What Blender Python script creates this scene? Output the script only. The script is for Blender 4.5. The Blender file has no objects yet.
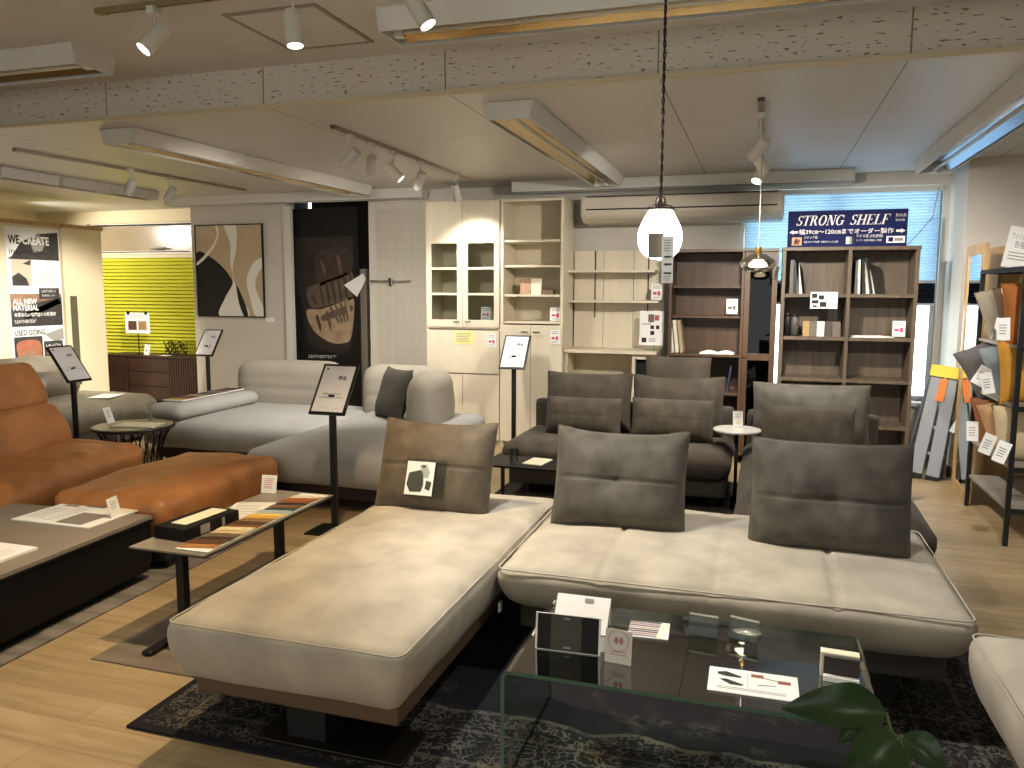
import bpy, math, random
import numpy as np
from mathutils import Vector, Matrix, noise, Euler
random.seed(7)
PI = math.pi
scn = bpy.context.scene
COL = scn.collection
# ---------------------------------------------------------------- camera model (1024 x 768 frame)
F, YAW, PIT, ROL, EYE = 792.0, math.radians(17.44), math.radians(6.73), math.radians(.2), 1.55
cy_, sy_ = math.cos(YAW), math.sin(YAW)
FW = np.array([-sy_*math.cos(PIT), cy_*math.cos(PIT), -math.sin(PIT)])
RT = np.array([cy_, sy_, 0]); UP = np.cross(RT, FW)
RT, UP = RT*math.cos(ROL)+UP*math.sin(ROL), -RT*math.sin(ROL)+UP*math.cos(ROL)
def at(x, y, X=None, Y=None, Z=None):
    """the point of the photographed place that lies on a given real plane"""
    d = FW + RT*(x-512)/F - UP*(y-384)/F
    t = X/d[0] if X is not None else Y/d[1] if Y is not None else (Z-EYE)/d[2]
    return Vector((d[0]*t, d[1]*t, EYE+d[2]*t))
def lin(h):
    h = h.lstrip('#'); c = [int(h[i:i+2], 16)/255 for i in (0, 2, 4)]
    return [v/12.92 if v <= .04045 else ((v+.055)/1.055)**2.4 for v in c]+[1]
# ---------------------------------------------------------------- materials
MATS = {}
def base_mat(name):
    m = bpy.data.materials.new(name); m.use_nodes = True
    nt = m.node_tree; b = nt.nodes['Principled BSDF']
    return m, nt, b
def nd(nt, t, **kw):
    n = nt.nodes.new(t)
    for k, v in kw.items(): setattr(n, k, v)
    return n
def M(name, hx='#888888', rough=.6, metal=0, var=0, vs=6, bump=0, bs=40, stretch=(1, 1, 1), emit=0, spec=.5, sheen=0):
    if name in MATS: return MATS[name]
    m, nt, b = base_mat(name); L = nt.links
    col = lin(hx)
    b.inputs['Base Color'].default_value = col
    b.inputs['Roughness'].default_value = rough; b.inputs['Metallic'].default_value = metal
    b.inputs['Specular IOR Level'].default_value = spec
    if sheen: b.inputs['Sheen Weight'].default_value = sheen
    tc = mp = None
    if var or bump:
        tc = nd(nt, 'ShaderNodeTexCoord'); mp = nd(nt, 'ShaderNodeMapping')
        mp.inputs['Scale'].default_value = stretch
        L.new(tc.outputs['Object'], mp.inputs['Vector'])
    if var:
        n = nd(nt, 'ShaderNodeTexNoise'); n.inputs['Scale'].default_value = vs; n.inputs['Detail'].default_value = 5
        L.new(mp.outputs['Vector'], n.inputs['Vector'])
        r = nd(nt, 'ShaderNodeValToRGB'); e = r.color_ramp.elements
        e[0].position = .3; e[1].position = .7
        e[0].color = [c*(1-var) for c in col[:3]]+[1]; e[1].color = [min(1, c*(1+var)) for c in col[:3]]+[1]
        L.new(n.outputs['Fac'], r.inputs['Fac']); L.new(r.outputs['Color'], b.inputs['Base Color'])
    if bump:
        n2 = nd(nt, 'ShaderNodeTexNoise'); n2.inputs['Scale'].default_value = bs; n2.inputs['Detail'].default_value = 3
        L.new(mp.outputs['Vector'], n2.inputs['Vector'])
        bp = nd(nt, 'ShaderNodeBump'); bp.inputs['Strength'].default_value = bump; bp.inputs['Distance'].default_value = .01
        L.new(n2.outputs['Fac'], bp.inputs['Height']); L.new(bp.outputs['Normal'], b.inputs['Normal'])
    if emit:
        b.inputs['Emission Color'].default_value = col; b.inputs['Emission Strength'].default_value = emit
    MATS[name] = m
    return m
def wood(name, hx, axis='z', var=.25, rough=.45, sc=14):
    st = {'x': (.12, 1, 1), 'y': (1, .12, 1), 'z': (1, 1, .1)}[axis]
    return M(name, hx, rough, var=var, vs=sc, stretch=st, bump=.03, bs=60)
def glass_mat(name, tint='#FFFFFF', rough=0.0, refl=1.0, edge=None):
    """clear pane: transmits along a straight line and mirrors by Fresnel"""
    if name in MATS: return MATS[name]
    m, nt, b = base_mat(name); nt.nodes.remove(b); L = nt.links
    t = nd(nt, 'ShaderNodeBsdfTransparent'); t.inputs['Color'].default_value = lin(tint)
    g = nd(nt, 'ShaderNodeBsdfGlossy'); g.inputs['Roughness'].default_value = rough
    f = nd(nt, 'ShaderNodeFresnel'); f.inputs['IOR'].default_value = 1.45
    mul = nd(nt, 'ShaderNodeMath', operation='MULTIPLY'); mul.inputs[1].default_value = refl
    mx = nd(nt, 'ShaderNodeMixShader')
    L.new(f.outputs[0], mul.inputs[0]); L.new(mul.outputs[0], mx.inputs[0])
    L.new(t.outputs[0], mx.inputs[1]); L.new(g.outputs[0], mx.inputs[2])
    L.new(mx.outputs[0], nt.nodes['Material Output'].inputs['Surface'])
    MATS[name] = m
    return m
def translucent(name, hx, trans=.5, rough=.8):
    if name in MATS: return MATS[name]
    m, nt, b = base_mat(name); L = nt.links
    b.inputs['Base Color'].default_value = lin(hx); b.inputs['Roughness'].default_value = rough
    t = nd(nt, 'ShaderNodeBsdfTranslucent'); t.inputs['Color'].default_value = lin(hx)
    mx = nd(nt, 'ShaderNodeMixShader'); mx.inputs[0].default_value = trans
    L.new(b.outputs[0], mx.inputs[1]); L.new(t.outputs[0], mx.inputs[2])
    L.new(mx.outputs[0], nt.nodes['Material Output'].inputs['Surface'])
    MATS[name] = m
    return m
# ---------------------------------------------------------------- mesh builder
class MB:
    def __init__(s): s.v = []; s.f = []; s.m = []
    def add(s, vs, fs, m=0, T=None):
        o = len(s.v)
        s.v += [tuple(T @ Vector(p)) if T else tuple(p) for p in vs]
        for f in fs: s.f.append(tuple(i+o for i in f)); s.m.append(m)
        return s
    def bx(s, x0, x1, y0, y1, z0, z1, m=0, T=None):
        x0, x1 = sorted((x0, x1)); y0, y1 = sorted((y0, y1)); z0, z1 = sorted((z0, z1))
        v = [(x, y, z) for z in (z0, z1) for y in (y0, y1) for x in (x0, x1)]
        return s.add(v, [(0, 2, 3, 1), (4, 5, 7, 6), (0, 1, 5, 4), (2, 6, 7, 3), (0, 4, 6, 2), (1, 3, 7, 5)], m, T)
    def prism(s, pts, h, m=0, T=None):
        n = len(pts)
        v = [(p[0], p[1], 0) for p in pts]+[(p[0], p[1], h) for p in pts]
        return s.add(v, [tuple(range(n-1, -1, -1)), tuple(range(n, 2*n))]+[(i, (i+1) % n, n+(i+1) % n, n+i) for i in range(n)], m, T)
    def lathe(s, prof, n=24, m=0, T=None, cap=True):
        v = []; f = []
        for r, z in prof:
            for k in range(n): a = 2*PI*k/n; v.append((r*math.cos(a), r*math.sin(a), z))
        for j in range(len(prof)-1):
            for k in range(n): k2 = (k+1) % n; f.append((j*n+k, j*n+k2, (j+1)*n+k2, (j+1)*n+k))
        if cap:
            f.append(tuple(range(n-1, -1, -1))); f.append(tuple(range((len(prof)-1)*n, len(prof)*n)))
        return s.add(v, f, m, T)
    def cyl(s, a, b, r, n=12, m=0, r2=None):
        a, b = Vector(a), Vector(b); d = b-a
        T = Matrix.Translation(a) @ d.to_track_quat('Z', 'Y').to_matrix().to_4x4()
        return s.lathe([(r, 0), (r if r2 is None else r2, d.length)], n, m, T)
    def tube(s, pts, r, n=8, m=0, closed=False):
        pts = [Vector(p) for p in pts]; N = len(pts); v = []; f = []; up = None
        for i, p in enumerate(pts):
            a = pts[(i-1) % N] if closed or i else p; b = pts[(i+1) % N] if closed or i < N-1 else p
            t = (b-a).normalized()
            if up is None: up = Vector((0, 0, 1)) if abs(t.z) < .9 else Vector((1, 0, 0))
            sd = t.cross(up).normalized(); up = sd.cross(t).normalized()
            rr = r(i/(N-1)) if callable(r) else r
            for k in range(n): q = 2*PI*k/n; v.append(p+(sd*math.cos(q)+up*math.sin(q))*rr)
        for i in range(N if closed else N-1):
            j = (i+1) % N
            for k in range(n): k2 = (k+1) % n; f.append((i*n+k, i*n+k2, j*n+k2, j*n+k))
        if not closed: f += [tuple(range(n-1, -1, -1)), tuple(range((N-1)*n, N*n))]
        return s.add(v, f, m)
    def build(s, name, mats, parent=None, smooth=False, bevel=0, loc=None, rot=None):
        me = bpy.data.meshes.new(name); me.from_pydata(s.v, [], s.f); me.update()
        for mm in (mats if isinstance(mats, (list, tuple)) else [mats]): me.materials.append(mm)
        me.polygons.foreach_set('material_index', s.m)
        if smooth: me.polygons.foreach_set('use_smooth', [True]*len(me.polygons))
        o = bpy.data.objects.new(name, me); COL.objects.link(o)
        if parent: o.parent = parent
        if loc is not None: o.location = loc
        if rot is not None: o.rotation_euler = rot
        if bevel:
            b = o.modifiers.new('edge', 'BEVEL'); b.width = bevel; b.segments = 2; b.limit_method = 'ANGLE'
        return o
def tag(o, label, cat, group=None, kind=None):
    o['label'] = label; o['category'] = cat
    if group: o['group'] = group
    if kind: o['kind'] = kind
    return o
def thing(name, label, cat, loc=(0, 0, 0), rz=0, group=None, rot=None):
    o = bpy.data.objects.new(name, None); COL.objects.link(o); o.empty_display_size = .1
    o.location = loc; o.rotation_euler = rot if rot else (0, 0, rz)
    return tag(o, label, cat, group)
def struct(name, mb, mats, parent=None, **kw):
    o = mb.build(name, mats, parent, **kw)
    if not parent: o['kind'] = 'structure'
    return o
# ---------------------------------------------------------------- text
_tx = {}
def text_geo(s, size=1, shear=0, bold=0):
    k = (s, shear, bold)
    if k not in _tx:
        cu = bpy.data.curves.new('t', 'FONT'); cu.body = s; cu.size = 1; cu.shear = shear; cu.offset = bold; cu.resolution_u = 2
        o = bpy.data.objects.new('t', cu); COL.objects.link(o)
        dg = bpy.context.evaluated_depsgraph_get(); dg.update()
        me = o.evaluated_get(dg).to_mesh()
        _tx[k] = ([tuple(v.co) for v in me.vertices], [tuple(p.vertices) for p in me.polygons])
        o.evaluated_get(dg).to_mesh_clear()
        bpy.data.objects.remove(o); bpy.data.curves.remove(cu)
    return _tx[k]
class Sheet(MB):
    """a printed board: u across, v up, printed face towards -Y; ink lies in thin raised layers"""
    def __init__(s, w, h, t=.004, m=0):
        super().__init__(); s.w, s.h, s.t = w, h, t; s.bx(-w/2, w/2, -t/2, t/2, 0, h, m)
    def poly(s, pts, m, layer=1, T=None):
        y = -s.t/2-.0006*layer
        return s.add([(u, y, v) for u, v in pts], [tuple(range(len(pts)))], m)
    def rect(s, u0, u1, v0, v1, m, layer=1):
        return s.poly([(u0, v0), (u1, v0), (u1, v1), (u0, v1)], m, layer)
    def frac(s, u0, u1, v0, v1, m, layer=1):   # fractions of the sheet, v from the top
        return s.rect((u0-.5)*s.w, (u1-.5)*s.w, (1-v1)*s.h, (1-v0)*s.h, m, layer)
    def fpoly(s, pts, m, layer=1):
        return s.poly([((u-.5)*s.w, (1-v)*s.h) for u, v in pts], m, layer)
    def text(s, body, u, v, size, m, layer=2, shear=0, bold=0, width=None, center=False):
        vs, fs = text_geo(body, 1, shear, bold)
        if not vs: return s
        x0 = min(p[0] for p in vs); x1 = max(p[0] for p in vs)
        kx = size if width is None else width/(x1-x0)
        u -= (x1-x0)*kx/2 if center else 0
        y = -s.t/2-.0006*layer
        return s.add([(u+(p[0]-x0)*kx, y, v+p[1]*size) for p in vs], fs, m)
    def ftext(s, body, u, v, size, m, **k):
        return s.text(body, (u-.5)*s.w, (1-v)*s.h, size, m, **k)
    def lines(s, u0, u1, v0, v1, n, m, fill=.45, seed=0, layer=1):
        rnd = random.Random(seed); dv = (v1-v0)/n
        for i in range(n): s.frac(u0, u0+(u1-u0)*rnd.uniform(.75, 1), v0+i*dv, v0+i*dv+dv*fill, m, layer)
        return s
# ---------------------------------------------------------------- soft shapes
def soft(w, d, h, r=.05, seg=.04, crown=.03, bulge=.02, taper=.05, grooves=(), wr=.004, ws=3, seed=0, ridge=None, rb=None):
    """an upholstered block, z from 0 to h, with rounded edges, a crowned top, bulging sides, seams and creases"""
    nx, ny, nz = (max(5, int(q/seg)) for q in (w, d, h)); nz = max(nz, 6)
    idx = {}; V = []; Fc = []
    def vid(i, j, k):
        if (i, j, k) not in idx: idx[(i, j, k)] = len(V); V.append((i/nx, j/ny, k/nz))
        return idx[(i, j, k)]
    for i in range(nx):
        for j in range(ny):
            Fc.append((vid(i, j, nz), vid(i+1, j, nz), vid(i+1, j+1, nz), vid(i, j+1, nz)))
            Fc.append((vid(i, j+1, 0), vid(i+1, j+1, 0), vid(i+1, j, 0), vid(i, j, 0)))
    for i in range(nx):
        for k in range(nz):
            Fc.append((vid(i, 0, k), vid(i+1, 0, k), vid(i+1, 0, k+1), vid(i, 0, k+1)))
            Fc.append((vid(i+1, ny, k), vid(i, ny, k), vid(i, ny, k+1), vid(i+1, ny, k+1)))
    for j in range(ny):
        for k in range(nz):
            Fc.append((vid(0, j+1, k), vid(0, j, k), vid(0, j, k+1), vid(0, j+1, k+1)))
            Fc.append((vid(nx, j, k), vid(nx, j+1, k), vid(nx, j+1, k+1), vid(nx, j, k+1)))
    out = []
    for a, b, c in V:
        p = Vector(((a-.5)*w, (b-.5)*d, c*h))
        q = Vector((max(-w/2+r, min(w/2-r, p.x)), max(-d/2+r, min(d/2-r, p.y)), max(r, min(h-r, p.z))))
        n = p-q
        if n.length > 1e-6: n.normalize(); p = q+n*r
        else: n = Vector((0, 0, 1))
        u, v, t = 2*a-1, 2*b-1, c
        if c > .5 or n.z > .3:
            p.z += crown*(1-u**4)*(1-v**4)*max(0, n.z)
            for ax, pos, dep, wd in grooves:
                x = p.x if ax == 'x' else p.y
                p.z -= dep*math.exp(-((x-pos)/wd)**2)*max(0, n.z)
        s = bulge*4*t*(1-t)
        hn = Vector((n.x, n.y, 0)); p += hn*s; k2 = taper*(1-t)**2; p.x *= 1-k2*2/w; p.y *= 1-k2*2/d
        if wr:
            e = noise.noise(p*ws+Vector((seed*9.1, 3, seed)))+.5*noise.noise(p*ws*2.3+Vector((seed, 7, 1)))
            p += n*wr*e
        if ridge: p += n*ridge(p, n)
        out.append(tuple(p))
    return out, Fc
def piping(mb, w, d, r, z, rad=.005, T=None, m=0):
    pts = []
    for cx, cy, a0 in ((w/2-r, d/2-r, 0), (-w/2+r, d/2-r, 90), (-w/2+r, -d/2+r, 180), (w/2-r, -d/2+r, 270)):
        for k in range(5):
            a = math.radians(a0+k*22.5); pts.append((cx+r*math.cos(a), cy+r*math.sin(a), z))
    P2 = []
    for i, p in enumerate(pts):
        q = pts[(i+1) % len(pts)]; n = max(1, int((Vector(q)-Vector(p)).length/.06))
        for k in range(n):
            e = Vector(p).lerp(Vector(q), k/n); e.z += .004*noise.noise(e*5); P2.append(T @ e if T else e)
    return mb.tube(P2, rad, 6, m, closed=True)
def pillow(w, h, t, seam=0, tuft=0, n=44, pinch=.03, sag=.12, wr=.006, seed=0, ear=.0, tp=.0):
    """a stuffed cushion standing on its edge: x across, z up, face towards -Y. Returns shell and its rim path"""
    V = []; Fc = []; rim = []
    def outline(u, v):
        x = w/2*u*(1-pinch*(1-v*v))*(1-tp*v); z = h/2*v*(1-pinch*(1-u*u))
        z += ear*h*(abs(u)**4-.75*max(0, abs(u)-.8)/.2*abs(u)**4*.6)*max(0, v)**3
        return x, z+h/2
    for sd in (-1, 1):
        for j in range(n+1):
            for i in range(n+1):
                u, v = ((q*.45+.55*math.sin(q*PI/2)) for q in (2*i/n-1, 2*j/n-1))
                x, z = outline(u, v)
                y = t/2*((1-abs(u)**4)*(1-abs(v)**3.4))**.55
                y *= 1-sag*v
                if sd == -1:
                    if seam: y -= seam*math.exp(-(v/.03)**2)*(1-abs(u)**10)
                    if tuft: y -= tuft*math.exp(-((u/.28)**2+(v/.30)**2))+tuft*.5*math.exp(-((u/.05)**2+(v/.05)**2))
                p = Vector((x, sd*y, z))
                e = (1-u**8)*(1-v**8)
                p.y += sd*e*wr*(noise.noise(Vector((x*6+seed*5, z*6, sd)))+.6*noise.noise(Vector((x*15+seed*3, z*9, sd*2))))
                if max(abs(u), abs(v)) > .999: p.y = 0
                V.append(tuple(p))
    m = n+1
    for j in range(n):
        for i in range(n):
            a = j*m+i; Fc.append((a, a+1, a+m+1, a+m)); b = a+m*m; Fc.append((b, b+m, b+m+1, b+1))
    ring = [(i, 0) for i in range(n)]+[(n, j) for j in range(n)]+[(i, n) for i in range(n, 0, -1)]+[(0, j) for j in range(n, 0, -1)]
    rim = [V[j*m+i] for i, j in ring]
    return V, Fc, rim
def cushion(label, loc, w, h, t, mat, rz=0, lean=.2, cat='cushion', group=None, pipe=None, name='cushion', ry=0, **kw):
    o = thing(name, label, cat, loc, group=group, rot=(-lean, ry, rz))
    V, Fc, rim = pillow(w, h, t, **kw)
    mb = MB(); mb.add(V, Fc); mb.build('cover', mat, o, smooth=True)
    pb = MB(); pb.tube(rim, .0035, 6, closed=True); pb.build('piping', pipe or mat, o, smooth=True)
    return o
# ---------------------------------------------------------------- palette
WHITE = M('white_paint', '#D9D4CA', .55); METALW = M('white_metal', '#D8D5CE', .35)
BLACK = M('black_metal', '#0C0C0D', .4); BLACKM = M('matt_black', '#101010', .8)
PAPER = M('paper', '#EDEBE6', .7); INK = M('ink', '#1A1A1C', .7); GREYINK = M('grey_ink', '#8D8C8A', .7)
REDINK = M('red_ink', '#C8506A', .7); CREAMP = M('cream_paper', '#E6DDC2', .7)
CHROME = M('chrome', '#C9C9C9', .15, 1); WALLW = M('wall_plaster', '#CFC9BE', .8, var=.03, vs=3)
WALLC = M('wall_cream', '#D8C9A4', .8, var=.03, vs=3)
ACRYL = glass_mat('acrylic', '#EEF2F0', .02, .5)
GLASS = glass_mat('pane_glass', '#EDF0EE', 0, .6)
# ---------------------------------------------------------------- setting
def plank_floor():
    m, nt, b = base_mat('oak_floor'); L = nt.links
    tc = nd(nt, 'ShaderNodeTexCoord'); br = nd(nt, 'ShaderNodeTexBrick')
    br.inputs['Scale'].default_value = 1; br.inputs['Brick Width'].default_value = .92; br.inputs['Row Height'].default_value = .15
    br.inputs['Mortar Size'].default_value = .0012; br.inputs['Bias'].default_value = -.2
    br.inputs['Color1'].default_value = lin('#B9A27D'); br.inputs['Color2'].default_value = lin('#A58E6A'); br.inputs['Mortar'].default_value = lin('#7E6240')
    L.new(tc.outputs['Object'], br.inputs['Vector'])
    mp = nd(nt, 'ShaderNodeMapping'); mp.inputs['Scale'].default_value = (1.3, 14, 1); L.new(tc.outputs['Object'], mp.inputs['Vector'])
    n = nd(nt, 'ShaderNodeTexNoise'); n.inputs['Scale'].default_value = 1.6; n.inputs['Detail'].default_value = 6; n.inputs['Distortion'].default_value = .6
    L.new(mp.outputs[0], n.inputs['Vector'])
    r = nd(nt, 'ShaderNodeValToRGB'); r.color_ramp.elements[0].position = .3; r.color_ramp.elements[0].color = (.62, .58, .52, 1)
    r.color_ramp.elements[1].position = .7; r.color_ramp.elements[1].color = (1, 1, 1, 1); L.new(n.outputs['Fac'], r.inputs[0])
    mx = nd(nt, 'ShaderNodeMixRGB', blend_type='MULTIPLY'); mx.inputs[0].default_value = .75
    L.new(br.outputs['Color'], mx.inputs[1]); L.new(r.outputs[0], mx.inputs[2]); L.new(mx.outputs[0], b.inputs['Base Color'])
    b.inputs['Roughness'].default_value = .38
    return m
def board_ceiling():
    m, nt, b = base_mat('ceiling_board'); L = nt.links
    tc = nd(nt, 'ShaderNodeTexCoord'); sp = nd(nt, 'ShaderNodeSeparateXYZ'); L.new(tc.outputs['Object'], sp.inputs[0])
    outs = []
    for ax, off, per in (('X', .6, 1.147), ('Y', 5.32, 1.9)):
        a = nd(nt, 'ShaderNodeMath', operation='SUBTRACT'); a.inputs[1].default_value = off-30*per; L.new(sp.outputs[ax], a.inputs[0])
        d = nd(nt, 'ShaderNodeMath', operation='DIVIDE'); d.inputs[1].default_value = per; L.new(a.outputs[0], d.inputs[0])
        fr = nd(nt, 'ShaderNodeMath', operation='FRACT'); L.new(d.outputs[0], fr.inputs[0])
        lt = nd(nt, 'ShaderNodeMath', operation='LESS_THAN'); lt.inputs[1].default_value = .007 if ax == 'X' else .002; L.new(fr.outputs[0], lt.inputs[0])
        outs.append(lt)
    mxm = nd(nt, 'ShaderNodeMath', operation='MAXIMUM'); L.new(outs[0].outputs[0], mxm.inputs[0]); L.new(outs[1].outputs[0], mxm.inputs[1])
    mx = nd(nt, 'ShaderNodeMixRGB'); mx.inputs[1].default_value = lin('#CECBC4'); mx.inputs[2].default_value = lin('#7D735F')
    L.new(mxm.outputs[0], mx.inputs[0]); L.new(mx.outputs[0], b.inputs['Base Color']); b.inputs['Roughness'].default_value = .42
    return m
def rockwool():
    m, nt, b = base_mat('rockwool_board'); L = nt.links
    tc = nd(nt, 'ShaderNodeTexCoord'); mp = nd(nt, 'ShaderNodeMapping'); mp.inputs['Scale'].default_value = (25, 1, 92); L.new(tc.outputs['Object'], mp.inputs[0])
    n = nd(nt, 'ShaderNodeTexNoise'); n.inputs['Scale'].default_value = 1.0; n.inputs['Detail'].default_value = .6; L.new(mp.outputs[0], n.inputs['Vector'])
    lt = nd(nt, 'ShaderNodeMath', operation='LESS_THAN'); lt.inputs[1].default_value = .315; L.new(n.outputs['Fac'], lt.inputs[0])
    sp = nd(nt, 'ShaderNodeSeparateXYZ'); L.new(tc.outputs['Object'], sp.inputs[0])
    a = nd(nt, 'ShaderNodeMath', operation='ADD'); a.inputs[1].default_value = 1.147*30-.6; L.new(sp.outputs['X'], a.inputs[0])
    d = nd(nt, 'ShaderNodeMath', operation='DIVIDE'); d.inputs[1].default_value = 1.147; L.new(a.outputs[0], d.inputs[0])
    fr = nd(nt, 'ShaderNodeMath', operation='FRACT'); L.new(d.outputs[0], fr.inputs[0])
    l2 = nd(nt, 'ShaderNodeMath', operation='LESS_THAN'); l2.inputs[1].default_value = .007; L.new(fr.outputs[0], l2.inputs[0])
    mm = nd(nt, 'ShaderNodeMath', operation='MAXIMUM'); L.new(lt.outputs[0], mm.inputs[0]); L.new(l2.outputs[0], mm.inputs[1])
    mx = nd(nt, 'ShaderNodeMixRGB'); mx.inputs[1].default_value = lin('#D3CCBF'); mx.inputs[2].default_value = lin('#857A68')
    L.new(mm.outputs[0], mx.inputs[0]); L.new(mx.outputs[0], b.inputs['Base Color']); b.inputs['Roughness'].default_value = .9
    return m
def tile_mat():
    m, nt, b = base_mat('white_tile'); L = nt.links
    tc = nd(nt, 'ShaderNodeTexCoord'); mp = nd(nt, 'ShaderNodeMapping'); mp.inputs['Rotation'].default_value = (PI/2, 0, 0); L.new(tc.outputs['Object'], mp.inputs[0])
    br = nd(nt, 'ShaderNodeTexBrick'); br.offset = 0; br.inputs['Scale'].default_value = 1; br.inputs['Brick Width'].default_value = .1; br.inputs['Row Height'].default_value = .1
    br.inputs['Mortar Size'].default_value = .0016; br.inputs['Color1'].default_value = lin('#D6D0C2'); br.inputs['Color2'].default_value = lin('#D9D3C6'); br.inputs['Mortar'].default_value = lin('#C2BAAA')
    L.new(mp.outputs[0], br.inputs['Vector']); L.new(br.outputs['Color'], b.inputs['Base Color']); b.inputs['Roughness'].default_value = .35
    return m
def S(name, boxes, mats, bevel=0):
    mb = MB()
    for bb in boxes: mb.bx(*bb)
    return struct(name, mb, mats, bevel=bevel)
CEILF = M('ceiling_plaster', '#CCC9C2', .75, var=.03, vs=4, bump=.15, bs=120)
S('floor', [(-10.1, 2.8, -2.8, 9.2, -.1, 0)], plank_floor())
S('ceiling_back', [(-10.1, 2.8, 4.21, 9.2, 2.62, 2.72)], board_ceiling())
S('ceiling_front', [(-10.1, 2.8, -2.8, 4.15, 2.84, 2.94)], CEILF)
S('ceiling_step', [(-10.1, 2.8, 4.15, 4.21, 2.62, 2.94)], rockwool())
S('trim_1', [(-10.1, 2.8, 4.132, 4.16, 2.606, 2.628)], M('trim_paint', '#CDBFA0', .5))
S('wall_left', [(-10.1, -9.9, -2.8, 9.2, 0, 2.94)], WALLC)
S('wall_right', [(2.7, 2.8, -2.8, 8.2, 0, 2.94)], WALLW)
S('wall_pillar', [(1.55, 2.75, 7.35, 8.2, 0, 2.64)], WALLW)
# window wall on the right: opening X -.2..1.5, Z .55..2.5
S('wall_back', [(-3.45, -.2, 8.0, 8.15, 0, 2.64), (1.5, 1.56, 8.0, 8.15, 0, 2.64), (-.2, 1.5, 8.0, 8.15, 0, .55), (-.2, 1.5, 8.0, 8.15, 2.5, 2.64)], WALLW)
S('wall_tiled', [(-4.22, -3.45, 8.08, 8.2, 0, 2.64)], tile_mat())
S('wall_art_side', [(-6.61, -5.27, 8.1, 8.25, 0, 2.64), ], WALLW)
S('wall_return', [(-6.61, -6.5, 8.25, 9.0, 0, 2.64)], WALLW)
S('wall_alcove', [(-5.27, -4.2, 8.62, 8.7, 0, 2.64)], BLACKM)
S('wall_alcove_left', [(-5.38, -5.31, 8.26, 8.62, 0, 2.64)], BLACKM)
S('wall_alcove_right', [(-4.23, -4.2, 8.2, 8.62, 0, 2.64)], BLACKM)
S('trim_2', [(-5.3, -5.2, 8.05, 8.099, 0, 2.5)], WHITE)
# left window wall: opening X -8.95..-6.95, Z .6..2.42
WB = 8.95
S('wall_window_side', [(-9.95, -9.05, WB, WB+.15, 0, 2.64), (-6.95, -6.5, WB, WB+.15, 0, 2.64), (-9.05, -6.95, WB, WB+.15, 0, .6), (-9.05, -6.95, WB, WB+.15, 2.45, 2.64)], WALLC)
S('wall_front', [(-10.1, -6, -2.8, -2.65, 0, 2.94), (1.6, 2.8, -2.8, -2.65, 0, 2.94), (-6, 1.6, -2.8, -2.65, 0, .2), (-6, 1.6, -2.8, -2.65, 2.5, 2.94)], WALLW)
S('baseboard_right', [(1.53, 2.7, 7.335, 7.35, 0, .09), (1.535, 1.55, 7.335, 8.0, 0, .09)], M('baseboard_grey', '#6E6557', .6))
# windows
FRAMEA = M('aluminium_frame', '#A9ABAC', .35, .6); FRAMEW = M('window_cream', '#E4DAC4', .5)
def window(name, x0, x1, z0, z1, y, bars_x, bars_z, fm, gm):
    o = bpy.data.objects.new(name, None); COL.objects.link(o); o['kind'] = 'structure'; o.location = (0, y, 0)
    w = .045; mb = MB()
    mb.bx(x0, x1, 0, .06, z0, z0+w).bx(x0, x1, 0, .06, z1-w, z1).bx(x0, x0+w, 0, .06, z0+w, z1-w).bx(x1-w, x1, 0, .06, z0+w, z1-w)
    for b in bars_x: mb.bx(b-.03, b+.03, .005, .055, z0+w, z1-w)
    for b in bars_z: mb.bx(x0+w, x1-w, .01, .05, b-.025, b+.025)
    mb.build('window_frame', fm, o, bevel=.004)
    MB().bx(x0+w, x1-w, .028, .034, z0+w, z1-w).build('window_pane', gm, o)
    return o
window('window_1', -.2, 1.5, .55, 2.5, 8.06, [.62], [], FRAMEA, GLASS)
w2 = window('window_2', -9.05, -6.95, .6, 2.45, WB+.05, [-7.25], [2.05], FRAMEW, M('frosted_glass', '#A09074', .25, var=.1, vs=2))  # opaque pane, the beige reflection in the glass put into its colour
MB().bx(-9.05, -6.95, -.004, .0, 2.41, 2.435).bx(-7.19, -7.17, -.004, .0, 2.05, 2.41).bx(-8.9, -7.4, -.004, 0, 2.055, 2.065).build('gasket', INK, w2)
MB().cyl((-8.0, -.03, 2.1), (-7.75, -.03, 2.11), .012, 8).build('latch', FRAMEA, w2)
window('window_3', -6, 1.6, .2, 2.5, -2.74, [-4.1, -2.2, -.3], [], FRAMEA, GLASS)
S('trim_3', [(-.22, 1.52, 7.9, 8.0, .52, .55)], WHITE)
# ceiling hatch in the front ceiling
a, b_, c_, d_ = at(222, 13, Z=2.84), at(321, 3, Z=2.84), at(369, 41, Z=2.84), at(290, 50, Z=2.84)
x0, x1, y0, y1 = (a.x+d_.x)/2, (b_.x+c_.x)/2, (a.y+b_.y)/2, (c_.y+d_.y)/2
mb = MB(); w = .022
mb.bx(x0, x1, y0, y0+w, 2.832, 2.841).bx(x0, x1, y1-w, y1, 2.832, 2.841).bx(x0, x0+w, y0+w, y1-w, 2.832, 2.841).bx(x1-w, x1, y0+w, y1-w, 2.832, 2.841)
o = thing('ceiling_hatch', 'square access hatch with a grey metal frame in the front ceiling', 'hatch', (0, 0, 0))
mb.build('hatch_frame', M('hatch_metal', '#8D8270', .45), o)
MB().bx(x0+w, x1-w, y0+w, y1-w, 2.835, 2.841).build('hatch_panel', CEILF, o)
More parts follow.
